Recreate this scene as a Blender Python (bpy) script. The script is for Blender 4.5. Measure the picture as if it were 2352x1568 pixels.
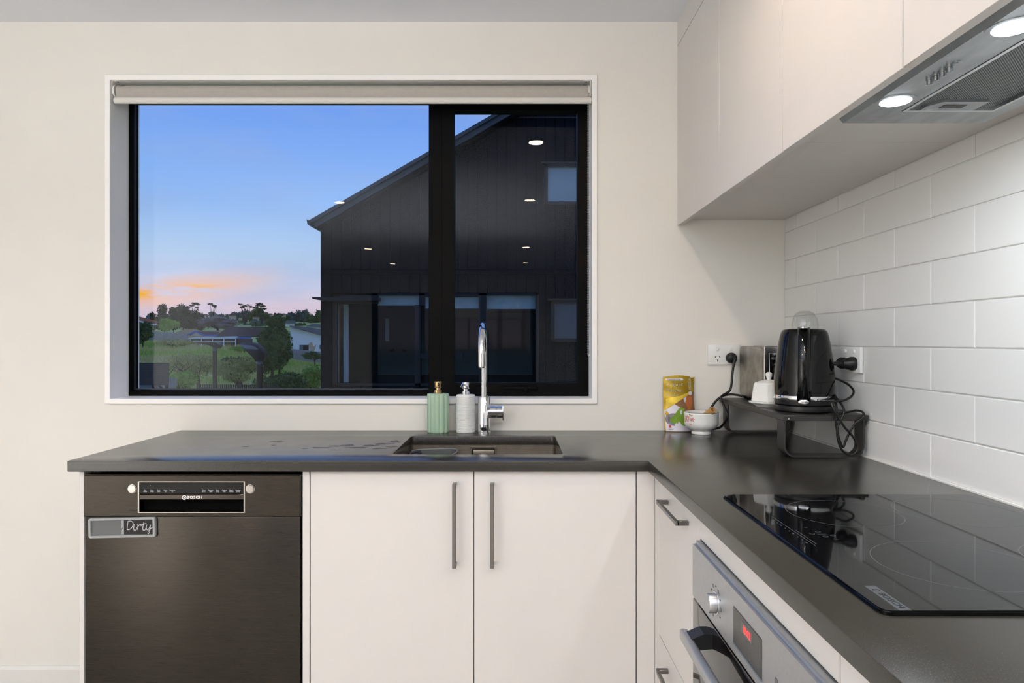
import bpy, bmesh, math, random
from mathutils import Vector, Matrix
random.seed(7)
R = math.radians
F = 1555.0          # focal length in pixels of the 2352 wide frame
CZ = 1.25           # camera height
scene = bpy.context.scene
COL = scene.collection
for o in list(bpy.data.objects):
    bpy.data.objects.remove(o)

def W(px, py, d):
    """world point seen at pixel (px,py) standing d metres into the scene"""
    return Vector(((px - 1176) * d / F, d, CZ + (784 - py) * d / F))
def lin(c):
    r = []
    for v in c:
        v = v / 255.0
        r.append(v / 12.92 if v <= 0.04045 else ((v + 0.055) / 1.055) ** 2.4)
    return tuple(r) + (1.0,)

# ------------------------------------------------------------------ camera
cam_d = bpy.data.cameras.new('camera')
cam_d.sensor_width = 36.0
cam_d.lens = F / 2352 * 36.0
cam_d.clip_start = 0.02
cam_d.clip_end = 2000
cam = bpy.data.objects.new('camera', cam_d)
cam.location = (0, 0, CZ)
cam.rotation_euler = (R(90), 0, 0)
COL.objects.link(cam)
scene.camera = cam
# ------------------------------------------------------------------ view
vs = scene.view_settings
scene.display_settings.display_device = 'sRGB'
vs.view_transform = 'Standard'
vs.look = 'None'
vs.gamma = 1.0
vs.use_curve_mapping = False
vs.exposure = 0.12
DOWN_W = 16.5       # power of each ceiling downlight
LAMP_C = (.98, 1.0, 1.03)
HOOD_W = 1.9       # power of each rangehood lamp
# added fill lights, unseen behind the camera, bounced off ceiling and left wall
fl_d = bpy.data.lights.new('ceiling_bounce_fill', 'AREA'); fl_d.shape = 'SQUARE'; fl_d.size = 2.6; fl_d.energy = 84; fl_d.color = (.95, .99, 1.06)
fl_o = bpy.data.objects.new('ceiling_bounce_fill', fl_d); fl_o.location = (-.9, -.9, 1.72); fl_o.rotation_euler = (R(180), 0, 0); COL.objects.link(fl_o)
f2_d = bpy.data.lights.new('wall_bounce_fill', 'AREA'); f2_d.shape = 'SQUARE'; f2_d.size = 1.2; f2_d.energy = 112; f2_d.color = (.96, 1.0, 1.05)  # second added fill, aimed at the left wall
f2_o = bpy.data.objects.new('wall_bounce_fill', f2_d); f2_o.location = (-2.2, -2.3, 1.0); f2_o.rotation_euler = (0, R(90), 0); COL.objects.link(f2_o)
# ------------------------------------------------------------------ world (dusk sky)
world = bpy.data.worlds.new('dusk_sky')
scene.world = world
world.use_nodes = True
wn, wl = world.node_tree.nodes, world.node_tree.links
wn.clear()
def N(nodes, typ, **kw):
    n = nodes.new(typ)
    for k, v in kw.items():
        if k in n.inputs.keys(): n.inputs[k].default_value = v
        else: setattr(n, k, v)
    return n
def ramp(nodes, stops, interp='LINEAR'):
    n = nodes.new('ShaderNodeValToRGB')
    n.color_ramp.interpolation = interp
    e = n.color_ramp.elements
    while len(e) > 1: e.remove(e[-1])
    e[0].position = stops[0][0]; e[0].color = stops[0][1]
    for p, c in stops[1:]:
        k = e.new(p); k.color = c
    return n
def mth(nodes, links, op, a, b=None, c=None, clamp=False):
    n = nodes.new('ShaderNodeMath'); n.operation = op; n.use_clamp = clamp
    for i, v in enumerate((a, b, c)):
        if v is None: continue
        if isinstance(v, (int, float)): n.inputs[i].default_value = v
        else: links.new(v, n.inputs[i])
    return n.outputs[0]
def mixc(nodes, links, fac, a, b, blend='MIX'):
    n = nodes.new('ShaderNodeMix'); n.data_type = 'RGBA'; n.blend_type = blend
    for i, v in ((0, fac), (6, a), (7, b)):
        if isinstance(v, (int, float)): n.inputs[i].default_value = v
        elif isinstance(v, tuple): n.inputs[i].default_value = v
        else: links.new(v, n.inputs[i])
    return n.outputs[2]
tc = N(wn, 'ShaderNodeTexCoord')
sx = N(wn, 'ShaderNodeSeparateXYZ'); wl.new(tc.outputs['Generated'], sx.inputs[0])
X_, Y_, Z_ = sx.outputs
zz = mth(wn, wl, 'MULTIPLY_ADD', Z_, 0.8, 0.1, True)
def zp(z): return z * 0.8 + 0.1
sky = ramp(wn, [(0.0, lin((40, 46, 40))), (zp(-0.02), lin((70, 74, 70))), (zp(0.0), lin((236, 200, 206))),
                (zp(0.045), lin((238, 208, 218))), (zp(0.075), lin((212, 212, 238))), (zp(0.12), lin((184, 208, 242))),
                (zp(0.19), lin((150, 190, 250))), (zp(0.27), lin((132, 176, 252))), (zp(0.34), lin((120, 163, 248))), (zp(0.9), lin((104, 148, 236)))])
wl.new(zz, sky.inputs[0])
mp = N(wn, 'ShaderNodeMapping'); mp.inputs['Scale'].default_value = (2.2, 2.2, 9.0)
mp.inputs['Rotation'].default_value = (0, R(-14), 0)
wl.new(tc.outputs['Generated'], mp.inputs[0])
nz = N(wn, 'ShaderNodeTexNoise', Scale=1.7, Detail=6.0, Roughness=0.55); wl.new(mp.outputs[0], nz.inputs['Vector'])
cl = ramp(wn, [(0.42, (0, 0, 0, 1)), (0.7, (1, 1, 1, 1))]); wl.new(nz.outputs[0], cl.inputs[0])
c1 = mixc(wn, wl, mth(wn, wl, 'MULTIPLY', cl.outputs[0], 0.55), sky.outputs[0], lin((160, 180, 226)))
# sunset band low in the west (to the left)
mp2 = N(wn, 'ShaderNodeMapping'); mp2.inputs['Scale'].default_value = (11, 11, 60)
mp2.inputs['Rotation'].default_value = (0, R(7), 0)
wl.new(tc.outputs['Generated'], mp2.inputs[0])
nz2 = N(wn, 'ShaderNodeTexNoise', Scale=1.0, Detail=5.0, Roughness=0.6); wl.new(mp2.outputs[0], nz2.inputs['Vector'])
left = mth(wn, wl, 'MULTIPLY_ADD', X_, -7.5, -2.3, True)
zc = mth(wn, wl, 'MULTIPLY_ADD', X_, 0.18, 0.1475)
band = mth(wn, wl, 'ABSOLUTE', mth(wn, wl, 'SUBTRACT', Z_, zc))
band = mth(wn, wl, 'SUBTRACT', 1.0, mth(wn, wl, 'MULTIPLY', band, 42.0), None, True)
msk = mth(wn, wl, 'MULTIPLY', mth(wn, wl, 'MULTIPLY', left, band), mth(wn, wl, 'MULTIPLY_ADD', nz2.outputs[0], 6.5, -2.1, True), None, True)
c2 = mixc(wn, wl, msk, c1, lin((255, 190, 150)))
c3 = mixc(wn, wl, mth(wn, wl, 'MULTIPLY_ADD', msk, 3.0, -1.9, True), c2, lin((255, 186, 70)))
bg = N(wn, 'ShaderNodeBackground', Strength=0.92); wl.new(c3, bg.inputs[0])
wo = N(wn, 'ShaderNodeOutputWorld'); wl.new(bg.outputs[0], wo.inputs[0])

# ------------------------------------------------------------------ materials
def mat(name, col, rough=0.5, metal=0.0, spec=0.5, var=0.0, vscale=8.0, bump=0.0, bscale=200.0, stretch=(1, 1, 1),
        rvar=0.0, coat=0.0, emit=None, estr=0.0, aniso=0.0, trans=0.0, ior=1.45, alpha=1.0, detail=4.0, col2=None, sss=0.0):
    m = bpy.data.materials.new(name); m.use_nodes = True
    nt = m.node_tree; n, l = nt.nodes, nt.links
    b = n['Principled BSDF']
    c = lin(col)
    b.inputs['Base Color'].default_value = c
    b.inputs['Roughness'].default_value = rough
    b.inputs['Metallic'].default_value = metal
    b.inputs['Specular IOR Level'].default_value = spec
    b.inputs['Coat Weight'].default_value = coat
    b.inputs['Coat Roughness'].default_value = 0.05
    b.inputs['Anisotropic'].default_value = aniso
    b.inputs['Transmission Weight'].default_value = trans
    b.inputs['IOR'].default_value = ior
    b.inputs['Alpha'].default_value = alpha
    if emit:
        b.inputs['Emission Color'].default_value = lin(emit)
        b.inputs['Emission Strength'].default_value = estr
    t = N(n, 'ShaderNodeTexCoord')
    mpn = N(n, 'ShaderNodeMapping'); mpn.inputs['Scale'].default_value = stretch
    l.new(t.outputs['Object'], mpn.inputs[0])
    if var or col2:
        nn = N(n, 'ShaderNodeTexNoise', Scale=vscale, Detail=detail, Roughness=0.6); l.new(mpn.outputs[0], nn.inputs['Vector'])
        if col2: ca, cb = c, lin(col2)
        else:
            ca = tuple(min(1, x * (1 - var)) for x in c[:3]) + (1,); cb = tuple(min(1, x * (1 + var)) for x in c[:3]) + (1,)
        rp = ramp(n, [(0.33, ca), (0.67, cb)]); l.new(nn.outputs[0], rp.inputs[0]); l.new(rp.outputs[0], b.inputs['Base Color'])
    if rvar:
        nr = N(n, 'ShaderNodeTexNoise', Scale=vscale * 1.7, Detail=5.0); l.new(mpn.outputs[0], nr.inputs['Vector'])
        l.new(mth(n, l, 'MULTIPLY_ADD', nr.outputs[0], rvar * 2, rough - rvar, True), b.inputs['Roughness'])
    if bump:
        nb = N(n, 'ShaderNodeTexNoise', Scale=bscale, Detail=3.0); l.new(mpn.outputs[0], nb.inputs['Vector'])
        bp = N(n, 'ShaderNodeBump', Strength=bump, Distance=0.001); l.new(nb.outputs[0], bp.inputs['Height']); l.new(bp.outputs[0], b.inputs['Normal'])
    return m

M = {}
M['wall'] = mat('wall_paint', (230, 226, 218), 0.75, var=0.012, vscale=3, bump=0.08, bscale=350, spec=0.3)
M['ceil'] = mat('ceiling_paint', (228, 230, 234), 0.85, var=0.01, vscale=2, bump=0.05, bscale=300, spec=0.2)
M['trimw'] = mat('white_gloss_trim', (226, 223, 217), 0.35, var=0.01, vscale=6)
M['cab'] = mat('cabinet_melamine', (208, 203, 198), 0.38, var=0.012, vscale=5, bump=0.03, bscale=500)
M['tile'] = mat('white_tile_glaze', (222, 221, 218), 0.28, spec=0.45, var=0.004, vscale=2, bump=0.02, bscale=10)
M['grout'] = mat('tile_grout', (226, 225, 221), 0.8, var=0.02, vscale=60, bump=0.1, bscale=600)
M['plinth'] = mat('plinth', (205, 198, 190), 0.5, var=0.01)
M['black'] = mat('black_powder_coat', (2, 2, 2), 0.5, var=0.08, vscale=30, spec=0.1)
M['blackmetal'] = mat('black_shelf_steel', (44, 43, 41), 0.36, var=0.06, vscale=20, bump=0.05, bscale=900, spec=0.5)
M['rubber'] = mat('black_rubber', (18, 18, 18), 0.42, var=0.05, spec=0.5)
M['gloss'] = mat('black_gloss_plastic', (6, 6, 7), 0.07, var=0.03, spec=0.4)
M['satin'] = mat('black_satin_plastic', (22, 22, 23), 0.35, var=0.05)
M['chrome'] = mat('chrome', (222, 222, 225), 0.05, 1.0, var=0.01, vscale=30)
M['chromed'] = mat('dull_chrome', (176, 172, 168), 0.2, 1.0, var=0.08, vscale=25, rvar=0.08)
M['toaster_side'] = mat('smudged_steel', (178, 174, 166), 0.42, 1.0, var=0.16, vscale=24, rvar=0.14, col2=(146, 140, 130), detail=6)
M['brass'] = mat('bronze_pump_metal', (176, 148, 104), 0.18, 1.0, var=0.06, vscale=40)
M['steel'] = mat('brushed_steel', (64, 60, 55), 0.28, 1.0, var=0.05, vscale=10, stretch=(1, 1, 26), rvar=0.03, bump=0.06, bscale=140, aniso=.82)
_n, _l = M['steel'].node_tree.nodes, M['steel'].node_tree.links; _t = N(_n, 'ShaderNodeTangent'); _t.direction_type = 'RADIAL'; _t.axis = 'Z'
_l.new(_t.outputs[0], _n['Principled BSDF'].inputs['Tangent']); _n['Principled BSDF'].inputs['Anisotropic Rotation'].default_value = .25
M['steel_o'] = mat('oven_steel', (186, 188, 190), 0.42, 1.0, var=0.03, vscale=90, rvar=0.05)
M['steel_h'] = mat('hood_steel', (172, 177, 180), 0.36, 1.0, var=0.2, vscale=22, stretch=(1, 0.35, 1), rvar=0.1, detail=7)
M['steel_s'] = mat('sink_steel', (160, 152, 140), 0.33, 1.0, var=0.08, vscale=30, rvar=0.08)
M['handle'] = mat('handle_nickel', (128, 124, 120), 0.28, 1.0, var=0.05, vscale=60)
M['sage'] = mat('sage_glaze', (166, 192, 166), 0.3, var=0.05, vscale=14, bump=0.03, bscale=300)
M['wceram'] = mat('white_ceramic', (232, 231, 226), 0.18, var=0.01, vscale=12, coat=0.3)
M['wmatt'] = mat('white_matte_ceramic', (226, 226, 222), 0.45, var=0.015, vscale=18)
M['plastw'] = mat('white_switch_plastic', (230, 230, 228), 0.3, var=0.01)
M['dark_glass'] = mat('black_display_glass', (4, 4, 4), 0.08, spec=0.22, var=0.02)
M['oven_glass'] = mat('oven_door_glass', (14, 12, 11), 0.06, spec=0.7, var=0.04)
M['hob'] = mat('hob_glass', (6, 6, 7), 0.035, spec=0.28, var=0.05)
M['print'] = mat('grey_hob_print', (88, 90, 92), 0.3, var=0.03)
M['printw'] = mat('white_print', (196, 196, 196), 0.5, var=0.02)
M['printd'] = mat('dark_print', (38, 35, 33), 0.5, var=0.02)
M['badge'] = mat('grey_hob_badge', (66, 70, 74), 0.3, var=0.02)
M['red_led'] = mat('red_led', (255, 40, 40), 0.4, emit=(255, 70, 70), estr=1.3, var=0.01)
M['fabric'] = mat('blind_fabric', (176, 170, 162), 0.85, var=0.03, vscale=60, bump=0.1, bscale=900, spec=0.2)
M['rail'] = mat('blind_rail', (216, 212, 204), 0.45, var=0.01)
M['bead'] = mat('bead_chain_metal', (190, 190, 190), 0.3, 0.6, var=0.05)
M['bamboo'] = mat('bamboo', (196, 152, 92), 0.5, var=0.16, vscale=30, stretch=(1, 1, 0.2))
M['brown'] = mat('brown_glaze', (84, 56, 40), 0.35, var=0.15, vscale=60)
M['pink'] = mat('pink_enamel', (222, 120, 112), 0.4, var=0.2, vscale=200)
M['greenp'] = mat('green_enamel', (90, 122, 72), 0.4, var=0.2, vscale=200)
M['twig'] = mat('brown_enamel', (70, 46, 46), 0.4, var=0.1)
M['gold'] = mat('gold_foil', (158, 128, 28), 0.3, 0.55, var=0.1, vscale=14, bump=0.3, bscale=24, rvar=0.1)
M['goldb'] = mat('bright_gold_foil', (222, 188, 60), 0.3, 0.4, var=0.06, vscale=14)
M['pbrown'] = mat('brown_foil_print', (132, 92, 62), 0.4, 0.2, var=0.08, vscale=40)
M['pwhite'] = mat('pale_foil_print', (206, 202, 212), 0.35, 0.15, var=0.05, vscale=20)
M['matcha'] = mat('matcha_powder_print', (112, 146, 34), 0.6, var=0.3, vscale=320)
M['pgrey'] = mat('grey_plate_print', (128, 122, 128), 0.4, var=0.05)
M['wood'] = mat('scoop_print', (172, 96, 48), 0.4, var=0.2, vscale=120, stretch=(4, 1, 1))
M['seal_red'] = mat('red_seal_print', (190, 60, 60), 0.5, var=0.03)
M['rubberg'] = mat('grey_silicone', (88, 88, 90), 0.5, var=0.06, vscale=30)
M['scour'] = mat('steel_wool', (90, 90, 104), 0.35, 0.8, var=0.3, vscale=300)
M['floor'] = mat('floor_boards', (190, 182, 172), 0.45, var=0.25, vscale=5, stretch=(8, 0.8, 1), bump=0.05, bscale=80)
M['magnet'] = mat('magnet_grey', (150, 152, 152), 0.38, 0.3, var=0.03, vscale=40)
M['magnet_in'] = mat('magnet_slide_grey', (96, 97, 96), 0.5, var=0.03)
M['void'] = mat('dark_gap', (4, 4, 4), 0.9, spec=0.1)

# stone worktop with fine speckle, dried water smears (roughness only)
def stone():
    m = bpy.data.materials.new('engineered_stone'); m.use_nodes = True
    n, l = m.node_tree.nodes, m.node_tree.links; b = n['Principled BSDF']
    t = N(n, 'ShaderNodeTexCoord')
    a = N(n, 'ShaderNodeTexNoise', Scale=900.0, Detail=2.0); l.new(t.outputs['Object'], a.inputs['Vector'])
    rp = ramp(n, [(0.3, lin((30, 28, 23))), (0.55, lin((41, 38, 32))), (0.75, lin((70, 67, 59)))]); l.new(a.outputs[0], rp.inputs[0])
    l.new(rp.outputs[0], b.inputs['Base Color'])
    s = N(n, 'ShaderNodeTexNoise', Scale=14.0, Detail=5.0, Roughness=0.6); l.new(t.outputs['Object'], s.inputs['Vector'])
    rr = ramp(n, [(0.4, (0.22, 0.22, 0.22, 1)), (0.6, (0.235, 0.235, 0.235, 1))]); l.new(s.outputs[0], rr.inputs[0])
    l.new(rr.outputs[0], b.inputs['Roughness'])
    b.inputs['Specular IOR Level'].default_value = 0.6
    bp = N(n, 'ShaderNodeBump', Strength=0.04, Distance=0.001); l.new(a.outputs[0], bp.inputs['Height']); l.new(bp.outputs[0], b.inputs['Normal'])
    return m
M['stone'] = stone()
M['smear'] = mat('dried_water_mark', (74, 65, 56), 0.45, var=0.1, vscale=60, spec=0.2)

def pane_mat(name, tint=(235, 242, 240), ior=1.5, boost=1.0, base=0.0):
    m = bpy.data.materials.new(name); m.use_nodes = True
    n, l = m.node_tree.nodes, m.node_tree.links; n.clear()
    tr = N(n, 'ShaderNodeBsdfTransparent'); tr.inputs[0].default_value = lin(tint)
    gl = N(n, 'ShaderNodeBsdfGlossy'); gl.inputs['Roughness'].default_value = 0.0
    nz_ = N(n, 'ShaderNodeTexNoise', Scale=3.0); 
    t = N(n, 'ShaderNodeTexCoord'); l.new(t.outputs['Object'], nz_.inputs['Vector'])
    bp = N(n, 'ShaderNodeBump', Strength=0.02, Distance=0.002); l.new(nz_.outputs[0], bp.inputs['Height']); l.new(bp.outputs[0], gl.inputs['Normal'])
    ge = N(n, 'ShaderNodeNewGeometry'); vm = N(n, 'ShaderNodeVectorMath', operation='DOT_PRODUCT')
    l.new(ge.outputs['Normal'], vm.inputs[0]); l.new(ge.outputs['Incoming'], vm.inputs[1])
    om = mth(n, l, 'SUBTRACT', 1.0, mth(n, l, 'ABSOLUTE', vm.outputs['Value']), None, True)
    f0 = ((ior - 1) / (ior + 1)) ** 2
    f = mth(n, l, 'MULTIPLY_ADD', mth(n, l, 'MULTIPLY_ADD', mth(n, l, 'POWER', om, 5.0), 1 - f0, f0), boost, base, True)
    mx = N(n, 'ShaderNodeMixShader'); l.new(f, mx.inputs[0]); l.new(tr.outputs[0], mx.inputs[1]); l.new(gl.outputs[0], mx.inputs[2])
    o = N(n, 'ShaderNodeOutputMaterial'); l.new(mx.outputs[0], o.inputs[0])
    return m
M['pane'] = pane_mat('window_pane_glass', (248, 251, 251), 1.5, .26)
M['dome'] = pane_mat('clear_cup_glass', (251, 252, 252), 1.45, 1.0, 0.01)

def mesh_filter_mat():
    m = bpy.data.materials.new('aluminium_filter_mesh'); m.use_nodes = True
    n, l = m.node_tree.nodes, m.node_tree.links; b = n['Principled BSDF']
    b.inputs['Metallic'].default_value = 0.9; b.inputs['Roughness'].default_value = 0.4
    t = N(n, 'ShaderNodeTexCoord'); s = N(n, 'ShaderNodeSeparateXYZ'); l.new(t.outputs['Object'], s.inputs[0])
    a = mth(n, l, 'SINE', mth(n, l, 'MULTIPLY', s.outputs[0], 1500.0)); c = mth(n, l, 'SINE', mth(n, l, 'MULTIPLY', s.outputs[1], 1500.0))
    p = mth(n, l, 'MULTIPLY', a, c)
    rp = ramp(n, [(0.3, lin((38, 42, 44))), (0.62, lin((150, 154, 156)))]); l.new(mth(n, l, 'MULTIPLY_ADD', p, 0.5, 0.5), rp.inputs[0])
    l.new(rp.outputs[0], b.inputs['Base Color'])
    bp = N(n, 'ShaderNodeBump', Strength=0.6, Distance=0.001); l.new(p, bp.inputs['Height']); l.new(bp.outputs[0], b.inputs['Normal'])
    return m
M['filter'] = mesh_filter_mat()

# outdoors
M['clad'] = mat('dark_cladding', (24, 27, 34), 0.8, var=0.08, vscale=6, stretch=(1, 1, 0.3), spec=0.0)
M['roofd'] = mat('dark_roof_steel', (58, 68, 76), 0.45, var=0.08, vscale=3)
M['alu'] = mat('black_joinery', (20, 21, 24), 0.5, var=0.05)
M['frost'] = mat('frosted_glass', (150, 172, 176), 0.5, var=0.16, vscale=1.2)
M['teal'] = mat('dim_room_paint', (120, 136, 138), 0.8, var=0.06, vscale=1)
M['jamb'] = mat('white_jamb', (206, 220, 222), 0.6, var=0.02)
M['door_reflection'] = mat('pale_door_reflection', (150, 165, 170), 0.7, var=0.1, vscale=6)
M['lampb'] = mat('street_lamp_black', (18, 18, 20), 0.45, var=0.06)
M['lampg'] = mat('street_lamp_lens', (74, 70, 58), 0.4, var=0.1, vscale=60)
M['galv'] = mat('galvanised_collar', (90, 94, 100), 0.4, 0.5, var=0.1)
M['bark'] = mat('bark', (62, 52, 42), 0.85, var=0.25, vscale=12)
M['terra'] = mat('terracotta_tiles', (172, 112, 88), 0.7, var=0.15, vscale=6)
M['tan'] = mat('tan_roof_tiles', (168, 146, 120), 0.7, var=0.1, vscale=5)
M['brownroof'] = mat('brown_roof_tiles', (88, 76, 74), 0.7, var=0.14, vscale=8)
M['greyroof'] = mat('grey_iron_roof', (104, 108, 114), 0.5, var=0.08, vscale=2)
M['cream'] = mat('cream_wall', (206, 194, 168), 0.8, var=0.04)
M['whitew'] = mat('white_block_wall', (232, 236, 232), 0.7, var=0.05, vscale=3, stretch=(1, 1, 5))
M['bluet'] = mat('blue_painted_trim', (52, 92, 168), 0.5, var=0.05)
M['whitet'] = mat('white_painted_timber', (216, 222, 222), 0.6, var=0.03)
M['fenceg'] = mat('weathered_fence', (140, 140, 138), 0.85, var=0.18, vscale=6, stretch=(8, 8, 1))
M['leaf'] = {}
for nm, a, b_ in (('dark', (42, 52, 36), (72, 82, 54)), ('green', (92, 130, 46), (150, 182, 78)), ('olive', (120, 126, 66), (182, 176, 106)),
                  ('bare', (104, 90, 84), (134, 120, 112)), ('far', (80, 94, 84), (112, 124, 104)), ('deep', (50, 70, 38), (92, 114, 58)),
                  ('straw', (150, 136, 92), (182, 164, 112)), ('plume', (176, 152, 122), (204, 182, 150))):
    M['leaf'][nm] = mat('leaf_' + nm, a, 0.7, col2=b_, vscale=1.1 if nm != 'far' else 0.35, detail=6, spec=0.2)
def grass_mat():
    m = bpy.data.materials.new('hillside_grass'); m.use_nodes = True
    n, l = m.node_tree.nodes, m.node_tree.links; b = n['Principled BSDF']; b.inputs['Roughness'].default_value = 0.9
    b.inputs['Specular IOR Level'].default_value = 0.1
    t = N(n, 'ShaderNodeTexCoord')
    a = N(n, 'ShaderNodeTexNoise', Scale=0.22, Detail=8.0, Roughness=0.7); l.new(t.outputs['Object'], a.inputs['Vector'])
    rp = ramp(n, [(0.32, lin((124, 168, 66))), (0.46, lin((160, 178, 84))), (0.58, lin((200, 186, 124))), (0.75, lin((160, 140, 104)))]); l.new(a.outputs[0], rp.inputs[0])
    l.new(rp.outputs[0], b.inputs['Base Color'])
    return m
M['grass'] = grass_mat()

# ------------------------------------------------------------------ mesh helpers
def NB(): return bmesh.new()
def root_of(o):
    while o.parent: o = o.parent
    return o
def obj(name, bm, m, parent=None, local=False, smooth=40, label=None, loc=None):
    me = bpy.data.meshes.new(name)
    bmesh.ops.recalc_face_normals(bm, faces=bm.faces)
    if parent is not None and not local:
        bmesh.ops.translate(bm, verts=bm.verts, vec=-root_of(parent).location)
    if loc is not None and parent is None:
        bmesh.ops.translate(bm, verts=bm.verts, vec=-Vector(loc))
    bm.to_mesh(me); bm.free()
    if smooth is not None and len(me.polygons):
        me.polygons.foreach_set('use_smooth', [True] * len(me.polygons))
        me.set_sharp_from_angle(angle=R(smooth))
    if m: me.materials.append(m)
    o = bpy.data.objects.new(name, me)
    if parent is not None: o.parent = parent
    elif loc is not None: o.location = loc
    COL.objects.link(o)
    if label: o['label'] = label
    return o
def thing(name, label, cat, loc, rz=0.0, group=None):
    o = bpy.data.objects.new(name, None); o.location = loc; o.rotation_euler = (0, 0, rz)
    o.empty_display_size = 0.05
    COL.objects.link(o); o['label'] = label; o['category'] = cat
    if group: o['group'] = group
    return o
def tag(o, label, cat, group=None):
    o['label'] = label; o['category'] = cat
    if group: o['group'] = group
    return o
def struct(o, label=None):
    o['kind'] = 'structure'
    if label: o['label'] = label
    return o
def sempty(name, loc, label=None):
    o = bpy.data.objects.new(name, None); o.location = loc; COL.objects.link(o); o['kind'] = 'structure'
    if label: o['label'] = label
    return o
def merge(bm, sub, mtx=None):
    if mtx is not None: bmesh.ops.transform(sub, matrix=mtx, verts=sub.verts)
    me = bpy.data.meshes.new('tmp'); sub.to_mesh(me); sub.free(); bm.from_mesh(me); bpy.data.meshes.remove(me)
def box(bm, x0, x1, y0, y1, z0, z1, bev=0.0, seg=2, mtx=None):
    s = bmesh.new()
    bmesh.ops.create_cube(s, size=1.0)
    bmesh.ops.scale(s, vec=(abs(x1 - x0), abs(y1 - y0), abs(z1 - z0)), verts=s.verts)
    bmesh.ops.translate(s, vec=((x0 + x1) / 2, (y0 + y1) / 2, (z0 + z1) / 2), verts=s.verts)
    if bev: bmesh.ops.bevel(s, geom=s.edges[:], offset=bev, segments=seg, affect='EDGES', profile=0.5)
    merge(bm, s, mtx)
    return bm
def bx(*a, **k): return box(NB(), *a, **k)
def lathe(bm, prof, c, n=48, axis='Z', flute=0, famp=0.0, mtx=None):
    """prof: list of (r, h)"""
    s = bmesh.new(); rings = []
    for r, h in prof:
        ring = []
        if r < 1e-6: ring = [s.verts.new((0, 0, h))]
        else:
            for i in range(n):
                a = 2 * math.pi * i / n
                rr = r * (1 + (famp * (abs(math.cos(a * flute / 2)) - 0.64) if flute else 0))
                ring.append(s.verts.new((rr * math.cos(a), rr * math.sin(a), h)))
        rings.append(ring)
    for a, b in zip(rings, rings[1:]):
        if len(a) == 1 and len(b) == 1: continue
        if len(a) == 1:
            for i in range(n): s.faces.new((a[0], b[i], b[(i + 1) % n]))
        elif len(b) == 1:
            for i in range(n): s.faces.new((a[i], a[(i + 1) % n], b[0]))
        else:
            for i in range(n): s.faces.new((a[i], a[(i + 1) % n], b[(i + 1) % n], b[i]))
    if len(rings[0]) > 1 and prof[0][0] > 0 and prof[0] != prof[-1]: s.faces.new(rings[0][::-1])
    if len(rings[-1]) > 1 and prof[0] != prof[-1]: s.faces.new(rings[-1])
    if axis == 'X': bmesh.ops.rotate(s, cent=(0, 0, 0), matrix=Matrix.Rotation(R(90), 3, 'Y'), verts=s.verts)
    if axis == '-X': bmesh.ops.rotate(s, cent=(0, 0, 0), matrix=Matrix.Rotation(R(-90), 3, 'Y'), verts=s.verts)
    if axis == '-Y': bmesh.ops.rotate(s, cent=(0, 0, 0), matrix=Matrix.Rotation(R(90), 3, 'X'), verts=s.verts)
    if mtx is not None: bmesh.ops.transform(s, matrix=mtx, verts=s.verts)
    bmesh.ops.translate(s, vec=c, verts=s.verts)
    merge(bm, s); return bm
def cat_path(pts, k=6):
    P = [Vector(p) for p in pts]; out = []
    for i in range(len(P) - 1):
        p0 = P[max(0, i - 1)]; p1 = P[i]; p2 = P[i + 1]; p3 = P[min(len(P) - 1, i + 2)]
        for j in range(k):
            t = j / k
            out.append(0.5 * ((2 * p1) + (p2 - p0) * t + (2 * p0 - 5 * p1 + 4 * p2 - p3) * t * t + (3 * p1 - p0 - 3 * p2 + p3) * t ** 3))
    out.append(P[-1]); return out
def tube(bm, path, r, n=10, radii=None, squash=None):
    s = bmesh.new(); P = [Vector(p) for p in path]; rings = []
    T = (P[1] - P[0]).normalized()
    up = Vector((0, 0, 1)) if abs(T.z) < 0.9 else Vector((0, 1, 0))
    nrm = (up - T * up.dot(T)).normalized()
    for i, p in enumerate(P):
        if i == 0: t = (P[1] - P[0])
        elif i == len(P) - 1: t = P[-1] - P[-2]
        else: t = P[i + 1] - P[i - 1]
        if t.length < 1e-9: t = T
        t.normalize()
        nrm = (nrm - t * nrm.dot(t)); nrm = nrm.normalized() if nrm.length > 1e-6 else Vector((1, 0, 0))
        bi = t.cross(nrm); rr = radii[i] if radii else r
        ring = []
        for k in range(n):
            a = 2 * math.pi * k / n
            ring.append(s.verts.new(p + nrm * (rr * math.cos(a)) + bi * (rr * math.sin(a))))
        rings.append(ring)
    for a, b in zip(rings, rings[1:]):
        for k in range(n): s.faces.new((a[k], a[(k + 1) % n], b[(k + 1) % n], b[k]))
    s.faces.new(rings[0][::-1]); s.faces.new(rings[-1])
    merge(bm, s); return bm
def prism(bm, pts, vec, mtx=None):
    """extrude a planar polygon (3D points) along vec"""
    s = bmesh.new(); a = [s.verts.new(Vector(p)) for p in pts]; b = [s.verts.new(Vector(p) + Vector(vec)) for p in pts]
    s.faces.new(a[::-1]); s.faces.new(b)
    for i in range(len(a)): s.faces.new((a[i], a[(i + 1) % len(a)], b[(i + 1) % len(a)], b[i]))
    merge(bm, s, mtx); return bm
def rrect(w, h, r, n=6, cx=0, cy=0):
    out = []
    for (sx_, sy_, a0) in ((1, 1, 0), (-1, 1, 90), (-1, -1, 180), (1, -1, 270)):
        for i in range(n + 1):
            a = R(a0 + 90 * i / n)
            out.append((cx + sx_ * (w / 2 - r) + r * math.cos(a), cy + sy_ * (h / 2 - r) + r * math.sin(a)))
    return out
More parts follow.
